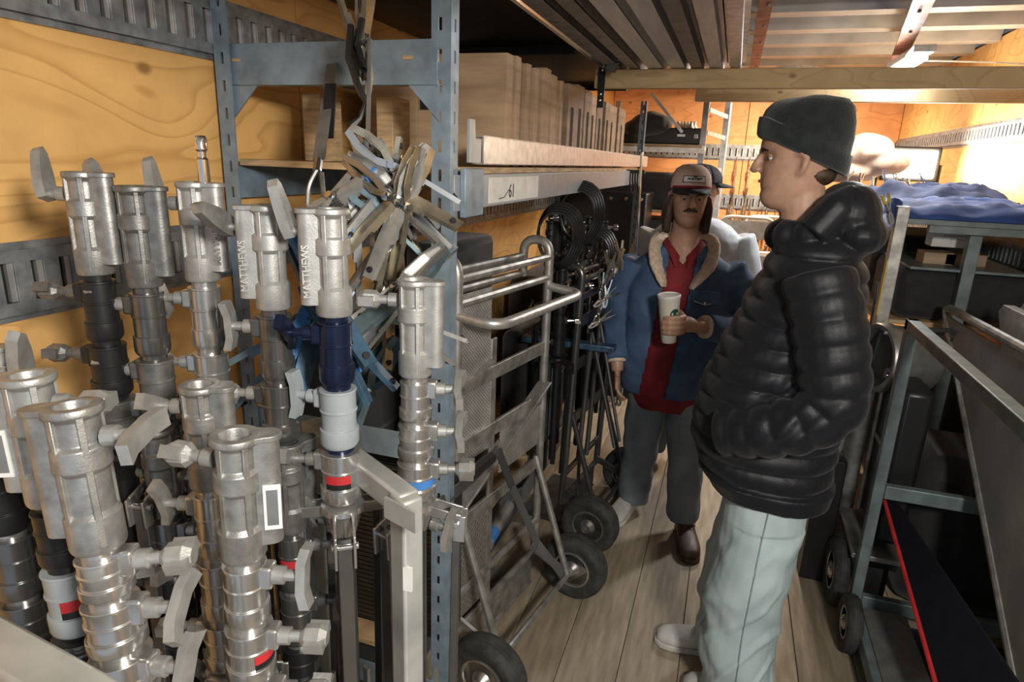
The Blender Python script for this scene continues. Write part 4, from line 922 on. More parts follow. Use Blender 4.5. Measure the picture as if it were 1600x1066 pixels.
MB().tube(fillet([Mx @ Vector((.14, 0, -.04)), Mx @ Vector((.15, 0, -.2)), Mx @ Vector((-.15, 0, -.2)), Mx @ Vector((-.14, 0, -.04))], .05), .010, 8).build('yoke', MT['dnick'], dm)
cs = thing('flight_case', 'dark case with rounded metal edging standing behind the right cart', 'case', (.665, 2.55, .30))
MB().box((.03, 0, .30), (.10, .26, .60)).build('shell', MT['black'], cs, .02)
MB().tube(fillet([(-.025, -.13, 0), (-.025, -.13, .61), (-.025, .13, .61), (-.025, .13, 0)], .06, 6), .010, 8).build('edging', MT['alud'], cs)
MB().box((-.023, 0, .34), (.008, .26, .02)).build('cross_strip', MT['alud'], cs)
MB().box((0.03, 0, -.10), (.10, .24, .02)).build('foot', MT['black'], cs); 
for y in (-.09, .09): MB().box((0.03, y, -.20), (.06, .03, .20)).build('foot_leg', MT['black'], cs)
bl = MB().bar(px(1345, 600, Y=2.78), px(1298, 850, Y=2.78), .11, .03, (0, 1, 0)).build('board', MT['alud'], None, .003); tag(bl, 'grey board with pale edge leaning by the aisle on the right', 'board')
bt = MB().tube([px(1352, 560, Y=2.78), px(1372, 440, Y=2.78)], .006, 8).build('chrome_rod', MT['chrome']); tag(bt, 'short chrome rod glinting behind the puffer jacket', 'rod')
for i in range(5):
    q = px(1318 - 4 * i, 605 + 22 * i, Y=2.62); o = MB().prism([(-.045, -.029), (.045, -.029), (.045, .027), (-.02, .012), (-.045, -.005)], -.03, .03, ZM((0, 0, 0), (R(90), 0, R(70)))).build('wood_wedge', MT['plydeck'] if i % 2 else MT['wht'], None, .002); o.location = q
    tag(o, ['topmost small pale wedge', 'second small pale wedge', 'middle small wedge', 'fourth small wedge', 'lowest small wedge'][i] + ' in the little stack behind the puffer jacket', 'wedge', 'small wedges on the right')
q = px(1302, 700, Y=2.62); o = MB().box((0, 0, q.z / 2 - .014), (.10, .12, q.z - .03)).build('black_bin', MT['black'], None, .006); o.location = (q.x, q.y, 0); tag(o, 'narrow black bin under the small wedges at the aisle', 'bin')
q = px(1322, 650, Y=2.66); o = MB().box((0, 0, 0), (.05, .10, .09)).build('blue_pack', MT['vblue'], None, .01); o.location = q; tag(o, 'small blue and white pack behind the puffer jacket', 'pack')
sp_ = MB().bar(px(1276, 770, Y=2.75), px(1284, 925, Y=2.75), .06, .005, (0, 1, 0)).build('red_strap', MT['red']); tag(sp_, 'dark red strap hanging at the aisle beside the jeans', 'strap')
wt = thing('caster_dolly', 'small dolly with one chrome-hubbed wheel at the right edge of the aisle', 'dolly', (.60, 2.48, 0))
wheel(wt, (-.045, -.02, .13), (1, 0, 0), .13, .055)
MB().box((.05, .05, .27), (.16, .36, .02)).build('plate', MT['steel'], wt, .003)
MB().bar((-.01, -.02, .13), (-.0, -.02, .27), .02, .05).build('fork', MT['steel'], wt)
MB().bar((.08, -.02, .02), (.08, -.02, .27), .05, .05).build('fork', MT['steel'], wt)
# ------------------------------------------------------------------ rear of the truck
dl_ = thing('rear_fill_lamp', 'round white fill lamp added on the roof to brighten the rear wall', 'lamp', (.35, 5.35, 2.285))  # added fixture around the rear fill light
MB().lathe([(.16, .055), (.16, .02), (.145, .0), (.135, .0), (.13, .012), (.002, .012)], 28).build('rim', MT['wht'], dl_)
MB().lathe([(.13, .011), (.11, -.004), (.06, -.010), (.002, -.012)], 24).build('diffuser', MT['strip'], dl_)
wl_ = thing('work_lamp', 'blazing work lamp on the right rack by the plywood wall', 'lamp', (.985, 4.5, 1.51))
MB().box((0, .05, .17), (.30, .08, .20)).build('housing', MT['black'], wl_, .01)
MB().box((0, .002, .17), (.25, .02, .155)).build('lens', MT['lampw'], wl_, .004)
MB().box((0, .06, -.028), (.20, .12, .055)).build('stand_block', MT['plydeck'], wl_, .003)
MB().tube(fillet([(-.165, .06, .17), (-.165, .06, .01), (.165, .06, .01), (.165, .06, .17)], .03), .010, 8).build('yoke', MT['black'], wl_)
def heap(name, label, cat, prims, m, vox=.012, amp=.01, sc=14, sm=5, seed=0):
    mb = MB()
    for c, r in prims: mb.ell(c, r)
    me = remesh(mb, vox, sm, lambda co, n: amp * noise.noise(co * sc + Vector((seed, 0, 0))), name)
    return tag(obj_of(me, name, None, MT[m]), label, cat)
c = px(1352, 236, Y=4.3)
heap('canvas_bag', 'pale beige canvas bag heaped on the right rack behind the beanie', 'bag', [(c, (.15, .16, .10)), (c + Vector((-.12, 0, -.01)), (.13, .14, .09)), (c + Vector((.08, 0, -.06)), (.16, .14, .08)), (c + Vector((-.1, 0, -.12)), (.2, .14, .06))], 'beige')
for i in range(7):
    q = px(1330 + 17 * i, 268 + (i % 3) * 5, Y=4.0); o = make_clamp('spring_clamp', ['first', 'second', 'third', 'fourth', 'fifth', 'sixth', 'last'][i] + ' bright clamp from the beanie in the row under the beige bag', q, imdir(250 + i * 11, .2), 30 * i, 'chrome', 'nickel', None, .5, group='bright clamps under the beige bag')
# rear rack
rb = thing('rear_rack', 'far metal rack with pale posts near the rear wall', 'rack', (-.35, 5.2, 0)); O = Vector((-.35, 5.2, 0))
for (x, y, nm) in ((px(1097, 230, Y=4.85).x, 4.85, 0), (px(1130, 230, Y=5.25).x, 5.25, 1), (-.98, 4.85, 0), (-.98, 5.6, 0), (px(1130, 230, Y=5.25).x, 5.7, 1)):
    MB().box(C_(x, y, 1.06), (.04, .045, 2.12)).build('upright', MT['alu'] if nm else MT['steel'], rb, .002)
MB().box(C_(-.62, 5.1, 1.755), (.76, .6, .022)).build('shelf', MT['plydeck'], rb, .002)
MB().box(C_(-.62, 4.81, 1.735), (.80, .02, .05)).build('front_beam', MT['wht'], rb, .002)
MB().box(C_(-.62, 5.1, 1.30), (.76, .6, .022)).build('shelf', MT['plydeck'], rb, .002)
MB().box(C_(-.62, 5.1, .35), (.76, .6, .022)).build('shelf', MT['plydeck'], rb, .002)
for z in (1.45, 1.62, 1.85, 2.0): MB().bar(C_(-.22, 4.86, z), C_(-.10, 5.25, z - .02), .012, .03).build('side_rung', MT['alu'], rb)
bc = thing('black_case', 'long black case with a small white sticker on the far rack', 'case', (-.52, 4.96, 1.768))
MB().box((0, 0, .055), (.56, .26, .11)).build('body', MT['black'], bc, .008)
MB().box((.13, -.131, .06), (.055, .002, .016)).build('sticker', MT['white'], bc)
MB().box((.23, -.131, .055), (.03, .006, .03)).build('latch', MT['chrome'], bc, .003)
heap('black_bag', 'slumped black bag on top of the black case at far left', 'bag', [(px(1018, 193, Y=4.85), (.15, .12, .08)), (px(1000, 200, Y=4.85), (.12, .12, .07))], 'fabb')
dp = MB().bar(px(1018, 146, Y=4.75), px(1066, 207, Y=4.75), .035, .02).build('aluminium_bar', MT['alu'], None, .002); tag(dp, 'slanting aluminium bar above the black case on the far rack', 'bar')
for i in range(6):
    q = px(1070 + 5 * i, 204, Y=5.1); o = MB().lathe([(.03, 0), (.03, .12), (.012, .15), (.012, .17)], 12).build('bottle', MT['wht'] if i % 2 else MT['brass']); o.location = (q.x - .05, 5.1 + .02 * (i % 2), 1.767)
    tag(o, ['leftmost', 'second', 'third', 'fourth', 'fifth', 'rightmost'][i] + ' small bottle behind the black case on the far rack', 'bottle', 'bottles on the far rack')
soft_case('tall black case filling the far rack below the shelf', (-.62, 5.05, .362), (.68, .5, .88))
soft_case('black case on the middle far shelf behind the cap wearers', (-.62, 5.05, 1.312), (.66, .5, .26))
blk = thing('equipment_case', 'big black equipment case beyond the left rack', 'case', (-.82, 4.55, 0))
MB().box((0, 0, .72), (.58, .36, 1.44)).build('body', MT['black'], blk, .012)
MB().box((.29, 0, .9), (.012, .30, .03)).build('strip', MT['dnick'], blk)
for k in range(3): MB().lathe([(.012, 0), (.014, .006), (.009, .014)], 10, along((.05 + .1 * k, -.18, 1.40), (0, -1, .2))).build('knob', MT['chrome'], blk)  # added chrome knobs stand in for three small bright bulbs
rod = MB().lathe([(.006, 0), (.006, -.10), (.014, -.105), (.014, -.17), (.007, -.175), (.007, -.26), (.016, -.265), (.012, -.32), (.006, -.33), (.006, -.44), (.013, -.445), (.013, -.50), (.005, -.51)], 10).mesh('hanging_rod')
rod.materials.append(MT['chrome'])
rod2 = rod.copy(); rod2.materials.clear(); rod2.materials.append(MT['brass'])
ORD = 'first second third fourth fifth sixth seventh eighth ninth tenth eleventh twelfth thirteenth fourteenth fifteenth sixteenth seventeenth eighteenth nineteenth twentieth twenty-first twenty-second'.split()
for i in range(22):
    row = i % 2; xx = -.02 + .036 * i; o = obj_of(rod if i % 3 else rod2, 'hanging_rod'); o.location = (xx, YB - .03 - .02 * (i % 2), (1.40 if row else 1.30) - .04 * (i % 4))
    tag(o, 'chrome fitting hanging on the rear wall, %s from the left' % ORD[i], 'fitting', 'chrome fittings hanging on the rear wall')
for i, xx in enumerate((-.02, .09)):
    o = obj_of(rod2 if i else rod, 'hanging_chain'); o.location = (xx + .02, YB - .04, 1.72); tag(o, ['longer shiny rod hanging from the rear track, left', 'longer shiny rod hanging from the rear track, right'][i], 'fitting')
def chair(label, p, rz, s=1.0):
    t = thing('folding_chair', label, 'chair', p, rz, 'white folding chairs at the rear'); t.scale = (s, s, s)
    MB().tube(fillet([(-.2, 0, 0), (-.2, .06, .85), (.2, .06, .85), (.2, 0, 0)], .09, 6), .012, 8).build('frame', MT['wht'], t)
    MB().tube(fillet([(-.17, .12, 0), (-.17, .02, .52), (.17, .02, .52), (.17, .12, 0)], .04, 4), .011, 8).build('rear_legs', MT['wht'], t)
    MB().box((0, .055, .76), (.37, .012, .13)).build('backrest', MT['wht'], t, .01)
    MB().box((0, .0, .42), (.35, .05, .34), (R(-8), 0, 0)).build('seat', MT['wht'], t, .012)
    return t
chair('white folded chair in the rear, nearer the cap wearers', (.12, 5.1, .42), R(-10)); chair('white folded chair in the rear, nearer the beanie', (.32, 5.3, .42), R(8))
for i, (x, y) in enumerate([(.12, 5.15), (.34, 5.3)]):
    o = MB().box((0, 0, .205), (.40, .36, .41)).build('blue_crate', MT['fabblue'], None, .01); o.location = (x, y, 0); tag(o, ['blue crate under the left white chair at the rear', 'blue crate under the right white chair at the rear'][i], 'crate')
# ================================================================== PEOPLE
MT['skin'] = mat('skin', (.45, .265, .185), .5, var=.08, scale=30, bump=.05, bscale=300)
MT['skin2'] = mat('skin_tan', (.44, .25, .17), .5, var=.08, scale=30, bump=.05, bscale=300)
MT['puff'] = mat('black_nylon', (.0065, .008, .012), .52, var=.15, scale=20, bump=.12, bscale=160, rvar=.05, sheen=.08, spec=.32)
MT['beanie'] = mat('dark_knit', (.018, .024, .026), .9, var=.15, scale=40, bump=.5, bscale=260, sheen=.4, spec=.2)
MT['jeanl'] = mat('light_wash_denim', (.46, .55, .56), .8, col2=(.33, .415, .44), var=.1, scale=9, bump=.15, bscale=700, stretch=(1, 1, .6))
MT['jeang'] = mat('grey_denim', (.25, .28, .30), .85, col2=(.15, .18, .21), scale=8, bump=.15, bscale=700)
MT['denim'] = mat('blue_denim', (.065, .12, .225), .8, col2=(.030, .058, .12), scale=11, bump=.2, bscale=700)
MT['sherpa'] = mat('cream_fleece', (.62, .49, .38), .95, var=.12, scale=60, bump=.6, bscale=160)
MT['redcl'] = mat('red_shirt', (.23, .012, .02), .8, var=.2, scale=8, bump=.1)
MT['whcl'] = mat('white_shirt', (.62, .66, .70), .8, var=.06, bump=.1)
MT['hairb'] = mat('brown_hair', (.055, .030, .018), .6, var=.3, scale=60, stretch=(1, 1, .15), bump=.5, bscale=200)
MT['capw'] = mat('cream_cap', (.62, .46, .40), .8, var=.06)
MT['capn'] = mat('navy_mesh', (.03, .03, .05), .8)
MT['capb'] = mat('black_cap', (.016, .017, .02), .8)
MT['eyew'] = mat('eye_white', (.7, .68, .65), .3)
MT['iris'] = mat('iris', (.03, .02, .015), .2)
MT['lip'] = mat('lips', (.40, .17, .14), .5)
MT['cup'] = mat('paper_cup', (.66, .63, .55), .6, var=.04)
MT['cupg'] = mat('cup_emblem', (.01, .06, .035), .6)
MT['sneak'] = mat('white_sneaker', (.60, .59, .56), .6, var=.08, bump=.1)
MT['sole'] = mat('shoe_sole', (.55, .53, .49), .7)
MT['boot'] = mat('brown_boot', (.11, .06, .04), .5, var=.2)
HR = [(-.004, .050, .000, .022), (.004, .066, -.016, .036), (.016, .078, -.034, .046), (.032, .0815, -.050, .054), (.046, .0785, -.060, .059), (.056, .082, -.066, .062), (.063, .083, -.070, .063), (.0675, .080, -.073, .064), (.073, .084, -.076, .065),
      (.082, .082, -.080, .067), (.095, .082, -.086, .069), (.108, .082, -.090, .0705), (.120, .079, -.094, .0715), (.130, .081, -.097, .072), (.142, .089, -.100, .0735), (.155, .090, -.102, .075), (.175, .086, -.103, .075), (.195, .075, -.098, .070), (.214, .056, -.083, .058), (.228, .030, -.056, .038), (.235, .004, -.02, .012)]
def add_head(mb, M, neck=.11, ears=True):
    rings = []
    for z, f, b, w_ in HR:
        rg = []
        for k in range(28):
            a = 2 * math.pi * k / 28; c, s_ = math.cos(a), math.sin(a)
            ex = lambda v: math.copysign(abs(v) ** .85, v)
            cx = (f + b) / 2 * .4; xx = cx + (f - cx) * ex(c) if c > 0 else cx + (cx - b) * ex(c)
            yy_ = w_ * ex(s_) * (1 - .10 * max(0, c) ** 2)
            # eye sockets
            if .108 < z < .138 and c > .55 and abs(yy_) > .016 and abs(yy_) < .05: xx -= .006
            rg.append(M @ Vector((xx, yy_, z)))
        rings.append(rg)
    mb.loft(rings)
    T = lambda *p: M @ Vector(p)
    mb.tube([T(.082, 0, .138), T(.092, 0, .120), T(.099, 0, .104), T(.102, 0, .096), T(.094, 0, .090)], [.007, .0085, .0105, .011, .008], 10)
    for sd in (-1, 1):
        mb.ell(T(.093, sd * .010, .095), (.009, .008, .007))
        if ears:
            mb.tube([T(-.004, sd * .070, .086), T(-.010, sd * .078, .100), T(-.016, sd * .082, .122), T(-.004, sd * .080, .138), T(.006, sd * .073, .130)], [.008, .008, .009, .009, .006], 8)
    mb.tube([T(-.018, 0, .06), T(-.026, 0, -.02), T(-.036, 0, -neck)], [.056, .056, .066], 16)
def face_parts(root, M, lids=True, brow='hairb'):
    rm = M.to_3x3()
    for sd in (-1, 1):
        e = MB().ell(M @ Vector((.0600, sd * .030, .1230)), (.0115, .0125, .0080), 12, 9).build('eye', MT['eyew'], root, 0, 80)
        MB().ell(M @ Vector((.0690, sd * .0305, .1225)), (.0035, .0062, .0060), 10, 7).build('iris', MT['iris'], e, 0, 80)
        MB().ell(M @ Vector((.0605, sd * .030, .1290)), (.0135, .0150, .0075), 12, 8).build('eyelid', root.data.materials[0], root, 0, 80)
        MB().tube([M @ Vector((.083, sd * .014, .139)), M @ Vector((.085, sd * .030, .144)), M @ Vector((.072, sd * .048, .140))], [.0035, .0042, .002], 7).build('eyebrow', MT[brow], root, 0, 80)
    MB().tube([M @ Vector((.070, -.023, .066)), M @ Vector((.082, -.009, .0675)), M @ Vector((.0835, 0, .067)), M @ Vector((.082, .009, .0675)), M @ Vector((.070, .023, .066))], [.002, .0045, .0048, .0045, .002], 8).build('lips', MT['lip'], root, 0, 80)
def fold(amp, sx, sy, sz, seed=0, ridge=True):
    def f(co, n):
        a = noise.noise(Vector((co.x * sx + seed, co.y * sy, co.z * sz))); b = noise.noise(Vector((co.x * sx * 2.1, co.y * sy * 2.1 + seed, co.z * sz * 2.3 + co.x * 5)))
        v = a + .5 * b
        return amp * ((1 - abs(v) * 2.2) * .6 if ridge else v)
    return f
def tor_ring(z, f, b, w_, n=40, p=.8, dx=0):
    rg = []
    for k in range(n):
        a = 2 * math.pi * k / n; c, s_ = math.cos(a), math.sin(a); ex = lambda v: math.copysign(abs(v) ** p, v)
        cx = (f + b) / 2; rg.append((cx + (f - b) / 2 * ex(c), w_ * ex(s_), z))
    return rg
def lerp_tab(tab, z):
    tab = sorted(tab)
    if z <= tab[0][0]: return tab[0][1:]
    for i in range(len(tab) - 1):
        if tab[i][0] <= z <= tab[i + 1][0]:
            t = (z - tab[i][0]) / (tab[i + 1][0] - tab[i][0]); t = t * t * (3 - 2 * t) * .5 + t * .5
            return [a + (b - a) * t for a, b in zip(tab[i][1:], tab[i + 1][1:])]
    return tab[-1][1:]
def resample(pts, rad, step):
    pts = [Vector(p) for p in pts]; P, Q = [], []
    # Catmull-Rom
    n = len(pts)
    for i in range(n - 1):
        p0, p1, p2, p3 = pts[max(0, i - 1)], pts[i], pts[i + 1], pts[min(n - 1, i + 2)]
        m = max(2, int((p2 - p1).length / step))
        for k in range(m):
            t = k / m
            P.append(.5 * ((2 * p1) + (p2 - p0) * t + (2 * p0 - 5 * p1 + 4 * p2 - p3) * t * t + (3 * p1 - p0 - 3 * p2 + p3) * t ** 3)); Q.append(rad[i] + (rad[i + 1] - rad[i]) * t)
    P.append(pts[-1]); Q.append(rad[-1]); return P, Q
def shoe(root, heel, ang, L=.28, up='sneak', so='sole', h=.075, w_=.048, name='shoe'):
    M = ZM(heel, (0, 0, ang)); rings = []
    for t, top, hw in [(0, .05, .03), (.04, .075, .036), (.16, .088, .037), (.30, .085, .037), (.45, .070, .040), (.62, .054, .045), (.80, .044, .047), (.93, .036, .040), (1.0, .024, .022)]:
        rg = []
        for k in range(16):
            a = 2 * math.pi * k / 16; c, s_ = math.cos(a), math.sin(a)
            rg.append(M @ Vector((t * L, hw * w_ / .048 * math.copysign(abs(c) ** .7, c), .014 + (top * h / .075) * (.5 + .5 * math.copysign(abs(s_) ** .7, s_)))))
        rings.append(rg)
    o = MB().loft(rings).build(name, MT[up], root, 0, 60)
    out = [(-.004, -.030), (-.004, .030), (.10, .037), (.17, .045), (.23, .049), (.268, .040), (.287, .018), (.287, -.018), (.268, -.040), (.23, -.049), (.17, -.045), (.10, -.037)]
    MB().prism([(a * L / .28, b * w_ / .048) for a, b in out], 0.001, .022, M).build('sole', MT[so], o, .004)
    for k in range(3): MB().tube([M @ Vector((L * (.36 + .08 * k), -.022, .014 + (.080 - .010 * k) * h / .075)), M @ Vector((L * (.37 + .08 * k), .022, .014 + (.080 - .010 * k) * h / .075))], .003, 6).build('lace', MT['wht'] if up == 'sneak' else MT['boot'], o)
    return o
def hand(mb, wrist, d, nrm, s=1.0, curl=35, thumb=1):
    """relaxed hand: d = wrist to knuckles, nrm = out of the back of the hand"""
    wrist = Vector(wrist); d = Vector(d).normalized(); nrm = Vector(nrm); nrm = (nrm - d * nrm.dot(d)).normalized(); sd = d.cross(nrm) * thumb
    mb.tube([wrist, wrist + d * .03 * s, wrist + d * .085 * s], [.024 * s, .031 * s, .034 * s], 12, flat=.5, upv=nrm)
    for k, (o, L) in enumerate([(.027, .072), (.009, .080), (-.009, .075), (-.026, .060)]):
        p = wrist + d * .082 * s + sd * o * s; pts = [p - d * .01]; dd = d.copy()
        for j, f in enumerate((.45, .32, .23)):
            dd = (dd * math.cos(R(curl)) - nrm * math.sin(R(curl))) if j or True else dd
            dd.normalize(); pts.append(pts[-1] + dd * L * f * s); nrm2 = nrm
            nrm = (nrm - dd * nrm.dot(dd)).normalized()
        nrm = nrm2 if False else (Vector(nrm)); mb.tube(pts, [.0092 * s, .0088 * s, .008 * s, .0065 * s], 8)
        nrm = (d.cross(sd * thumb)).normalized() * -1 if False else nrm
    p = wrist + d * .03 * s + sd * .028 * s; mb.tube([p, p + (d * .6 + sd * .7) * .035 * s, p + (d * .9 + sd * .55) * .06 * s], [.013 * s, .011 * s, .008 * s], 8)
def person(label, loc, rz, body, vox, skin, group=None, sm=3):
    me = remesh(body, vox, sm, None, 'person'); o = obj_of(me, 'person', None, MT[skin]); o.location = loc; o.rotation_euler = (0, 0, rz)
    return tag(o, label, 'person', group)
# ------------------------------------------------------------------ A: man in beanie and puffer jacket
HA = ZM((.048, 0, 1.523), (0, R(2), 0)) @ Matrix.Diagonal((1.03, 1.04, 1.04, 1))
b = MB(); add_head(b, HA, .09)
b.tube([(-.005, 0, 1.45), (0, 0, 1.30), (.01, 0, 1.05), (.0, 0, .85)], [.06, .085, .09, .10], 16)
armL = [(-.015, .185, 1.385), (-.060, .225, 1.24), (-.085, .235, 1.075), (.025, .228, .985), (.150, .165, .935)]
armR = [(p[0] + .01, -p[1], p[2]) for p in armL]
for ar in (armL, armR): b.tube(ar, [.06, .05, .042, .038, .03], 12)
hand(b, armL[-1], (.05, -.95, -.25), (1, .1, .3), .95, 20, 1); hand(b, armR[-1], (.05, .95, -.25), (1, -.1, .3), .95, 20, -1)
legL = [(-.010, .085, .86), (.020, .095, .48), (.0, .10, .09)]; legR = [(-.005, -.09, .86), (.035, -.105, .48), (.055, -.125, .09)]
for lg in (legL, legR): b.tube(lg, [.085, .058, .042], 12); b.tube([lg[-1], (lg[-1][0] + .01, lg[-1][1], .055), (lg[-1][0] + .03, lg[-1][1], .05)], [.034, .03, .022], 10)
PA = person('man in dark beanie, black puffer jacket and pale jeans, hands in pockets', (.20, 1.87, 0), R(180), b, .0055, 'skin')
face_parts(PA, HA)
def puff(z, P=.056): return abs(math.sin(math.pi * z / P)) ** .42
jt = [(.735, .155, -.150, .195), (.80, .205, -.158, .205), (.88, .236, -.160, .212), (1.0, .228, -.160, .212), (1.11, .192, -.162, .212), (1.26, .138, -.165, .210), (1.36, .098, -.155, .190), (1.42, .080, -.135, .150), (1.47, .070, -.120, .105), (1.505, .072, -.115, .090)]
j = MB(); rings = []; z = .735
while z < 1.50:
    f, bk, hw = lerp_tab(jt, z); a = .015 * (puff(z - .735) - .75); 
    if z < .785: a = .014
    rg = tor_ring(z, f + a, bk - a, hw + a); 
    # hem drops towards the back
    rings.append([Vector((x, y, zz - .02 * (x < 0) * 0 + .03 * (x - .0) * max(0, 1 - (zz - .735) / .2))) for x, y, zz in rg]); z += .007
j.loft(rings)
for ar in (armL, armR):
    P, Q = resample(ar, [.082, .084, .078, .070, .062], .007); L = 0; rr_ = []
    for i in range(len(P)):
        if i: L += (P[i] - P[i - 1]).length
        rr_.append(Q[i] + .0125 * (puff(L, .058) - .75))
    j.tube(P, rr_, 24)
# hood and collar
j.ell((-.085, 0, 1.515), (.080, .125, .085), 20, 12); j.tube([(.0, .098, 1.47), (-.045, .088, 1.53), (-.085, .05, 1.555)], [.045, .045, .04], 12); j.tube([(.0, -.098, 1.47), (-.045, -.088, 1.53), (-.085, -.05, 1.555)], [.045, .045, .04], 12); j.ell((-.11, 0, 1.47), (.075, .14, .06), 18, 10)
for k in range(9):
    a = R(-150 + 300 * k / 8); j.ell((-.015 + .085 * math.cos(a), .088 * math.sin(a), 1.470 - .018 * math.cos(a) + .02 * (math.cos(a) < -.3)), (.040, .040, .042), 12, 8)
def pf(co, n):
    v = .0022 * noise.noise(co * 14) + .0008 * noise.noise(co * 45)
    d = (Vector((co.x, 0, co.z)) - Vector((-.005, 0, 1.06))).length   # creases at the elbow
    if d < .16 and co.y > .12: v += .0045 * math.sin((co.x * 1.2 + co.z) * 80 + 3 * noise.noise(co * 9)) * max(0, 1 - d / .16)
    return v
ja = obj_of(remesh(j, .005, 1, pf, 'puffer_jacket'), 'puffer_jacket', PA, MT['puff'])
if 0: MB().tube([(.235 - .02, -.004 + .01, .80), (.230, .0, .95), (.19, 0, 1.12), (.145, 0, 1.28), (.115, 0, 1.40), (.108, 0, 1.46)], .004, 6).build('zip', MT['dnick'], ja)
jn = MB()
jn.loft([tor_ring(z, f, bk, hw, 32, .85) for z, f, bk, hw in [(.70, .118, -.128, .168), (.76, .112, -.125, .165), (.83, .115, -.135, .172), (.88, .105, -.125, .165)]])
P, Q = resample([(.005, .088, .80), (.012, .095, .62), (.030, .10, .45), (.028, .105, .27), (.0, .105, .05)], [.108, .112, .106, .104, .108], .02); jn.tube(P, Q, 24)
P, Q = resample([(.000, -.088, .80), (.010, -.095, .62), (.030, -.11, .45), (.045, -.12, .27), (.045, -.125, .06)], [.105, .106, .098, .098, .100], .02); jn.tube(P, Q, 24)
def jf(co, n):
    k_ = .35 if co.z > .66 else 1.0
    v = .015 * (noise.noise(Vector((co.x * 7 + co.z * 5, co.y * 6, co.z * 5 - co.x * 4)))) + .010 * noise.noise(Vector((co.x * 15 - co.z * 10, co.y * 12, co.z * 9 + 4)))
    r = noise.noise(Vector((co.x * 6 + 2.0, co.y * 6, co.z * 7 + co.x * 9))); v += .010 * max(0, .25 - abs(r)) * 4 * (.4 + .6 * max(0, 1 - co.z / .7))
    return v * k_
ja2 = obj_of(remesh(jn, .006, 3, jf, 'jeans'), 'jeans', PA, MT['jeanl'])
sp = [(.02, .207, .78), (.018, .208, .70), (.020, .211, .55), (.026, .211, .42), (.022, .214, .28), (.0, .217, .10)]
from mathutils.bvhtree import BVHTree
bv = BVHTree.FromPolygons([v.co for v in ja2.data.vertices], [tuple(p.vertices) for p in ja2.data.polygons]); seam = []
for zz in np.arange(.745, .06, -.012):
    hit = bv.ray_cast(Vector((.008 + .018 * math.sin((.75 - zz) * 3.5), .5, zz)), Vector((0, -1, 0)))
    if hit[0] is not None: seam.append(hit[0])
MB().tube(seam, .0022, 6).build('side_seam', MT['jeang'], ja2)
if 0: MB().prism(circ(.01, 0, 0, 1) and [(-.055, .0), (.04, .0), (.045, -.10), (-.005, -.14), (-.055, -.10)], -.003, .003, ZM((-.085, .150, .745), (R(90), 0, R(150)))).build('back_pocket', MT['jeanl'], ja2, .002)
shoe(PA, (-.125, .10, 0), R(-4), .29); shoe(PA, (-.02, -.13, 0), R(4), .29)
bn = MB(); rings = []
for zc, tl, rx, ry, cx in [(1.655, .42, .110, .086, .044), (1.660, .42, .1145, .091, .044), (1.684, .42, .1165, .093, .043), (1.704, .40, .1155, .091, .042), (1.706, .40, .110, .087, .041), (1.735, .32, .108, .086, .036), (1.762, .20, .100, .080, .030), (1.784, .10, .084, .067, .022), (1.797, .03, .060, .048, .014), (1.802, .0, .02, .018, .010)]:
    rg = []
    for k in range(72):
        a = 2 * math.pi * k / 72; q = 1 + .010 * math.cos(36 * a)
        x = rx * math.cos(a) * q; rg.append((cx + x, ry * math.sin(a) * q, zc + tl * x + .006 * noise.noise(Vector((x * 20, a, zc * 20)))))
    rings.append(rg)
bn.loft(rings); bn.build('beanie', MT['beanie'], PA, 0, 60)
MB().ell((.002, 0, 1.612), (.05, .066, .032)).build('hair', MT['hairb'], PA, 0, 80)
# ------------------------------------------------------------------ B: man in denim jacket and cream cap
HB = ZM((.035, 0, 1.388), (0, R(4), R(8))) @ Matrix.Diagonal((.95, .96, .94, 1))
b = MB(); add_head(b, HB, .10)
b.tube([(-.01, 0, 1.30), (0, 0, 1.15), (0, 0, .9), (0, 0, .72)], [.07, .10, .10, .11], 16)
aL = [(-.01, .185, 1.225), (-.02, .250, 1.10), (.015, .265, .985), (.13, .185, .995), (.225, .075, 1.020)]
aR = [(-.01, -.185, 1.225), (-.02, -.235, 1.10), (-.015, -.25, .97), (.03, -.245, .86), (.075, -.225, .75)]
for ar in (aL, aR): b.tube(ar, [.05, .045, .038, .034, .027], 12)
cupc = Vector((.262, -.018, .955))
# left hand round the cup
wv = Vector(aL[-1]); b.tube([wv, Vector((.240, .045, 1.026)), Vector((.252, .024, 1.030))], [.026, .034, .030], 12, flat=1.0)
for k, (dz, L) in enumerate([(.034, 1.0), (.013, 1.08), (-.008, 1.03), (-.028, .9)]):
    zz = 1.028 + dz
    b.tube([(.266, .034, zz), (.306 - .004 * (k == 3), .012, zz + .002), (.310, -.020 * L - .002, zz), (.295, -.048 * L, zz - .003)], [.0105, .010, .0092, .0078], 9)
b.tube([(.242, .030, 1.05), (.216, .012, 1.068), (.210, -.018, 1.075)], [.013, .011, .009], 9)
hand(b, aR[-1], (.25, .05, -1), (.1, -1, 0), .95, 24, -1)
lL = [(0, .085, .74), (.05, .105, .42), (.075, .118, .10)]; lR = [(0, -.085, .74), (-.01, -.10, .42), (-.085, -.115, .10)]
for lg in (lL, lR): b.tube(lg, [.08, .055, .04], 12); b.tube([lg[-1], (lg[-1][0] + .01, lg[-1][1], .055), (lg[-1][0] + .025, lg[-1][1], .05)], [.034, .028, .022], 10)
PB = person('man in denim jacket with fleece collar, cream cap and moustache, holding a paper cup', (-.165, 2.76, 0), R(-87), b, .0052, 'skin2', sm=2)
face_parts(PB, HB)
MB().tube([HB @ Vector(p) for p in [(.072, -.028, .070), (.086, -.014, .079), (.089, 0, .081), (.086, .014, .079), (.072, .028, .070)]], [.003, .0065, .007, .0065, .003], 8).build('moustache', MT['hairb'], PB, 0, 80)
hb = MB()
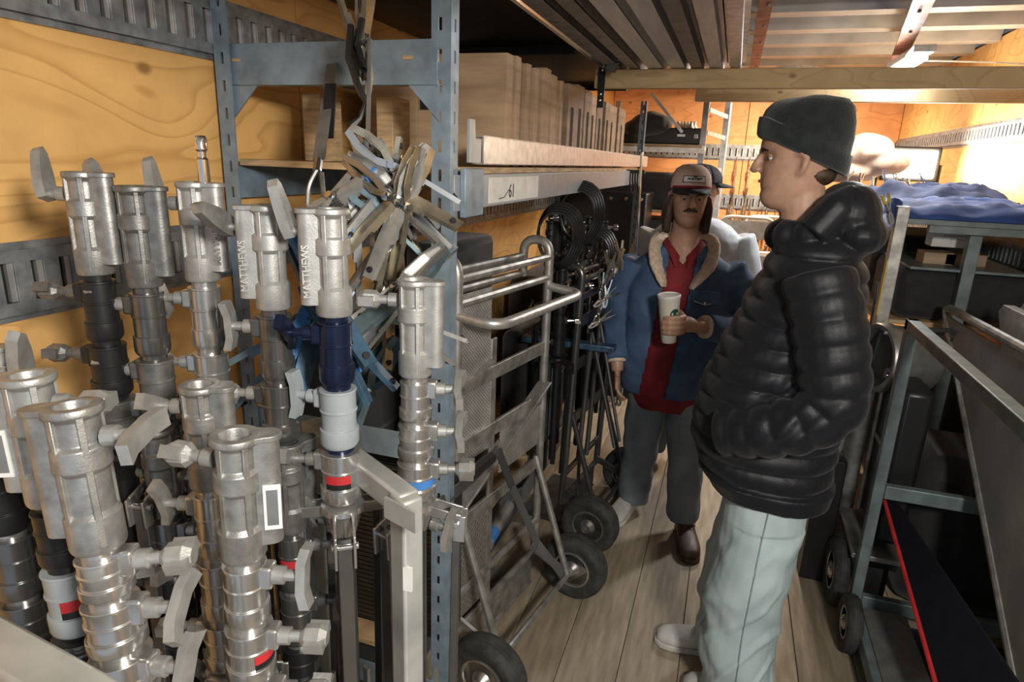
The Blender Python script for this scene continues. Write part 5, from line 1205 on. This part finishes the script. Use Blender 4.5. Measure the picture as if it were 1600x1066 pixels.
for sd in (-1, 1):
    for k in range(5):
        x0 = -.075 + .022 * k; hb.tube([HB @ Vector((x0, sd * .070, .13)), HB @ Vector((x0 - .01, sd * .080, .08)), HB @ Vector((x0 - .02, sd * .082, .02 - .012 * k)), HB @ Vector((x0 - .03, sd * .070, -.03))], [.013, .018, .018, .008], 8)
hb.ell(HB @ Vector((-.06, 0, .07)), (.05, .07, .10))
obj_of(remesh(hb, .006, 2, fold(.004, 30, 30, 6), 'hair'), 'hair', PB, MT['hairb'])
sh_ = MB(); sh_.loft([tor_ring(z, f, bk, hw, 36, .85) for z, f, bk, hw in [(.60, .120, -.10, .150), (.66, .125, -.11, .165), (.85, .112, -.105, .170), (1.0, .110, -.105, .175), (1.15, .100, -.10, .165), (1.24, .075, -.085, .120), (1.30, .045, -.075, .075)]])
st_ = obj_of(remesh(sh_, .007, 2, fold(.006, 14, 14, 3), 'shirt'), 'shirt', PB, MT['redcl'])
for sd in (-1, 1): MB().tube([(-.03, sd * .072, 1.325), (.035, sd * .070, 1.315), (.075, sd * .030, 1.265), (.092, sd * .022, 1.225)], [.012, .016, .020, .006], 8, flat=.45, upv=(1, 0, .6)).build('shirt_collar', MT['redcl'], st_, 0, 60)
for zz in (1.12, 1.02, .92): MB().lathe([(.0055, 0), (.0055, .003), (.002, .004)], 10, along((.112, -.01, zz), (1, 0, 0))).build('button', MT['white'], st_)
jb = MB()
tb = [(.665, .128, -.130, .205), (.70, .134, -.136, .212), (.85, .130, -.132, .212), (1.0, .128, -.132, .215), (1.13, .120, -.130, .215), (1.22, .095, -.115, .195), (1.28, .070, -.100, .135), (1.305, .05, -.09, .10)]
jb.loft([tor_ring(z, *lerp_tab(tb, z), 40, .8) for z in np.linspace(.665, 1.305, 40)])
P, Q = resample(aL[:4] + [(.185, .118, 1.010)], [.072, .074, .070, .058, .050], .02); jb.tube(P, Q, 20)
P, Q = resample(aR[:4] + [(.055, -.235, .80)], [.072, .072, .066, .058, .052], .02); jb.tube(P, Q, 20)
me = remesh(jb, .0065, 2, lambda co, n: .006 * noise.noise(Vector((co.x * 18, co.y * 14, co.z * 10))) + .005 * (1 - 2 * abs(noise.noise(Vector((co.x * 10 + co.z * 8, co.y * 9, co.z * 13))))), 'denim_jacket')
bm = bmesh.new(); bm.from_mesh(me); dl = []
for f_ in bm.faces:
    c = f_.calc_center_median(); t = (c.z - .66) / .60
    lo, hi = -.125 + .07 * t, -.015 + .07 * t
    if c.x > .03 and lo < c.y < hi and c.z < 1.31 and f_.normal.x > .05: dl.append(f_)
bmesh.ops.delete(bm, geom=dl, context='FACES'); bm.to_mesh(me); bm.free()
jo = obj_of(me, 'denim_jacket', PB, MT['denim']); so = jo.modifiers.new('solid', 'SOLIDIFY'); so.thickness = .006; so.offset = -1
for sd in (-1, 1):
    cs_ = MB(); P, Q = resample([(-.085, 0, 1.335), (-.055, sd * .075, 1.325), (.02, sd * .108, 1.295), (.085, sd * .095, 1.225), (.128, sd * .052 - .01, 1.145)], [.034, .040, .046, .048, .016], .012)
    cs_.tube(P, Q, 14, flat=.45, upv=(1, 0, .3)); obj_of(remesh(cs_, .005, 1, lambda co, n: .0022 * noise.noise(co * 90), 'fleece_collar'), 'fleece_collar', jo, MT['sherpa'])
MB().tube([(.183, .120, 1.010), (.197, .108, 1.013)], .047, 16).build('fleece_cuff', MT['sherpa'], jo, .006)
MB().tube([(.053, -.236, .802), (.060, -.233, .785)], .046, 16).build('fleece_cuff', MT['sherpa'], jo, .006)
pk = MB().prism([(-.055, .045), (.055, .045), (.055, .0), (0, -.014), (-.055, .0)], -.003, .003, ZM((.136, .105, 1.10), (R(90), 0, R(83)))).build('chest_pocket', MT['denim'], jo, .002)
MB().lathe([(.006, 0), (.006, .003), (.002, .004)], 10, along((.141, .105, 1.095), (1, 0, 0))).build('rivet', MT['brass'], pk)
MB().tube([(.142, .060, 1.102), (.143, .105, 1.089), (.138, .150, 1.102)], .002, 5).build('stitching', MT['sherpa'], pk)
jn = MB(); jn.loft([tor_ring(z, f, bk, hw, 32, .85) for z, f, bk, hw in [(.60, .105, -.11, .150), (.66, .110, -.115, .158), (.74, .105, -.11, .155), (.78, .09, -.10, .145)]])
P, Q = resample([(.005, .075, .70), (.040, .090, .52), (.058, .105, .36), (.068, .113, .20), (.076, .118, .095)], [.095, .088, .078, .074, .070], .02); jn.tube(P, Q, 22)
P, Q = resample([(.0, -.075, .70), (.0, -.090, .52), (-.015, -.10, .36), (-.06, -.110, .20), (-.088, -.115, .065)], [.095, .090, .080, .078, .078], .02); jn.tube(P, Q, 22)
obj_of(remesh(jn, .007, 2, lambda co, n: .008 * noise.noise(Vector((co.x * 9 + co.z * 7, co.y * 9, co.z * 8))) + .006 * noise.noise(Vector((co.x * 20, co.y * 14, co.z * 17))), 'jeans'), 'jeans', PB, MT['jeang'])
shoe(PB, (.01, .120, 0), R(10), .27, 'boot', 'boot', .085); shoe(PB, (-.15, -.112, 0), R(-18), .27)
# cap
def cap(root, H, m_front, m_back, s=1.0):
    rings = []; back = []
    for zc, rx, ry, cx in [(.150, .112, .084, -.006), (.160, .113, .085, -.006), (.185, .110, .083, -.006), (.212, .100, .076, -.008), (.235, .080, .062, -.010), (.250, .050, .040, -.012), (.256, .012, .010, -.012)]:
        rings.append([H @ Vector((cx + rx * math.cos(2 * math.pi * k / 40), ry * math.sin(2 * math.pi * k / 40), zc + .06 * rx * math.cos(2 * math.pi * k / 40) * (zc < .2))) for k in range(40)])
    n = 40; cr = MB(); fs_f = []; fs_b = []
    vs = [p for r in rings for p in r]
    for i in range(len(rings) - 1):
        for k in range(n):
            l = (k + 1) % n; f = (i * n + k, i * n + l, (i + 1) * n + l, (i + 1) * n + k)
            (fs_f if math.cos(2 * math.pi * (k + .5) / n) > .15 else fs_b).append(f)
    fs_b.append(tuple(range(6 * n, 7 * n)))
    def sub(fs, nm, m):
        o = MB().add(vs, fs).build(nm, MT[m], root, 0, 60)
        bm = bmesh.new(); bm.from_mesh(o.data); bmesh.ops.delete(bm, geom=[v for v in bm.verts if not v.link_faces], context='VERTS'); bm.to_mesh(o.data); bm.free()
        so = o.modifiers.new('solid', 'SOLIDIFY'); so.thickness = .003; return o
    c = sub(fs_f, 'cap_front', m_front); sub(fs_b, 'cap_back', m_back)
    top, bot = [], []; nb = 14
    for k in range(nb + 1):
        a = R(-62 + 124 * k / nb); x0, y0 = -.006 + .112 * math.cos(a), .086 * math.sin(a)
        t = 1 - (abs(k - nb / 2) / (nb / 2)) ** 2.2
        x1 = x0 + .072 * t; y1 = y0 * .98; zd = -.020 * (abs(y1) / .08) ** 2
        top.append((H @ Vector((x0 - .004, y0, .156 + .0)), H @ Vector((x1, y1, .150 - .012 * t + zd))))
    v = [p for q in top for p in q]; fs = [(2 * k, 2 * k + 1, 2 * k + 3, 2 * k + 2) for k in range(nb)]
    br = MB().add(v, fs).build('brim', MT['capb'], root, 0, 60); so = br.modifiers.new('solid', 'SOLIDIFY'); so.thickness = .005; so.offset = 0
    return c, br
cf, br = cap(PB, HB @ ZM((.002, 0, .004), (0, R(-5), 0)), 'capw', 'capn')
H2 = HB @ ZM((.002, 0, .004), (0, R(-5), 0))
def capstrip(z0, z1, a0, a1, off, nm, m, parent, nn=12):
    vs = []
    for k in range(nn + 1):
        a = R(a0 + (a1 - a0) * k / nn)
        for zc in (z0, z1):
            rx, ry = (.1135, .0855) if zc < .17 else ((.1115, .0840) if zc < .195 else (.1030, .0785))
            vs.append(H2 @ Vector((-.006 + (rx + off) * math.cos(a), (ry + off) * math.sin(a), zc + .06 * rx * math.cos(a) * (zc < .2))))
    return MB().add(vs, [(2 * k, 2 * k + 1, 2 * k + 3, 2 * k + 2) for k in range(nn)]).build(nm, MT[m], parent, 0, 60)
capstrip(.151, .160, -62, 62, .002, 'red_band', 'redcl', cf)
pt = capstrip(.172, .206, -32, 32, .003, 'patch_border', 'ink', cf); capstrip(.175, .203, -29, 29, .0042, 'patch', 'white', cf)
for (a0, a1, z0, z1) in [(-18, -11, .184, .190), (-9, -3, .183, .191), (-2, 4, .185, .190), (5, 12, .183, .191), (13, 19, .186, .192), (-3, 5, .193, .199)]:
    capstrip(z0, z1, a0, a1, .0054, 'patch_mark', 'navy', cf, 3)
# cup
cu = thing('paper_cup', 'cream paper coffee cup with a dark round emblem held by the denim man', 'cup', (0, 0, 0)); cu.parent = None
Mw = Matrix.Translation((-.165, 2.76, 0)) @ Matrix.Rotation(R(-87), 4, 'Z'); cw = Mw @ cupc; cu.location = cw
cu.rotation_euler = (R(4), R(-5), 0)
MB().lathe([(.027, 0), (.0285, .002), (.0425, .178), (.044, .180), (.044, .185), (.0415, .186), (.0400, .178), (.0405, .16), (.002, .158)], 28).build('cup_body', MT['cup'], cu, 0, 40)
MB().lathe([(.002, .170), (.040, .172), (.0445, .182), (.0455, .186), (.0445, .190), (.041, .192), (.040, .188), (.002, .187)], 28).build('lid', MT['wht'], cu, 0, 40)
ang0 = -48; em = MB(); vs = [(.0392 * math.cos(R(ang0)), .0392 * math.sin(R(ang0)), .122)]
for k in range(20):
    a = 2 * math.pi * k / 20; dz = .020 * math.sin(a); r_ = .0285 + .014 * ((.122 + dz) / .178) + .0006; da = .020 * math.cos(a) / r_
    vs.append((r_ * math.cos(R(ang0) + da), r_ * math.sin(R(ang0) + da), .122 + dz))
em.add(vs, [(0, k + 1, (k + 1) % 20 + 1) for k in range(20)]).build('emblem', MT['cupg'], cu)
# ------------------------------------------------------------------ C: person behind, white shirt and black cap
HC = ZM((.02, 0, 1.405), (0, 0, R(-62))) @ Matrix.Diagonal((.95, .96, .92, 1))
b = MB(); add_head(b, HC, .10)
b.tube([(-.01, 0, 1.30), (0, 0, 1.15), (0, 0, .9), (0, 0, .75)], [.07, .10, .10, .12], 16)
aL = [(0, .215, 1.29), (.03, .275, 1.08), (.12, .24, .92), (.22, .16, .95), (.28, .10, .99)]; aR = [(p[0], -p[1], p[2]) for p in aL]
for ar in (aL, aR): b.tube(ar, [.05, .045, .038, .034, .027], 12); hand(b, ar[-1], (.8, -.5 if ar is aL else .5, .1), (0, .3, 1), .95, 30, 1 if ar is aL else -1)
for sd in (-1, 1): b.tube([(0, sd * .09, .78), (.01, sd * .10, .44), (0, sd * .11, .09)], [.09, .06, .042], 12); b.tube([(0, sd * .11, .09), (.02, sd * .11, .05), (.12, sd * .12, .045)], [.04, .036, .03], 10)
PC = person('person in white shirt and black cap standing behind the denim man, turned away', (-.155, 3.42, 0), R(90), b, .008, 'skin')
face_parts(PC, HC); cap(PC, HC @ ZM((.004, 0, -.004)), 'capb', 'capb')
MB().ell(HC @ Vector((-.045, 0, .09)), (.055, .068, .065)).build('hair', MT['hairb'], PC, 0, 80)
t_ = MB(); t_.loft([tor_ring(z, f, bk, hw, 32, .85) for z, f, bk, hw in [(.70, .12, -.13, .19), (.9, .12, -.13, .20), (1.1, .12, -.135, .22), (1.27, .11, -.130, .235), (1.34, .08, -.11, .16), (1.375, .05, -.085, .09)]])
for ar in (aL, aR):
    P, Q = resample(ar[:4] + [(.25, .13 if ar is aL else -.13, .97)], [.07, .07, .062, .05, .044], .02); t_.tube(P, Q, 18)
obj_of(remesh(t_, .008, 2, fold(.007, 10, 10, 6), 'shirt'), 'shirt', PC, MT['whcl'])
jn = MB(); jn.loft([tor_ring(z, f, bk, hw, 28, .85) for z, f, bk, hw in [(.64, .105, -.12, .16), (.76, .11, -.125, .17), (.82, .10, -.115, .16)]])
for sd in (-1, 1): jn.tube([(0, sd * .085, .74), (.01, sd * .10, .44), (0, sd * .11, .08)], [.10, .085, .075], 20)
obj_of(remesh(jn, .009, 2, fold(.006, 9, 9, 8), 'trousers'), 'trousers', PC, MT['jeang'])
for sd in (-1, 1): shoe(PC, (-.07, sd * .11, 0), R(sd * 8), .28)
bpy.context.view_layer.update()
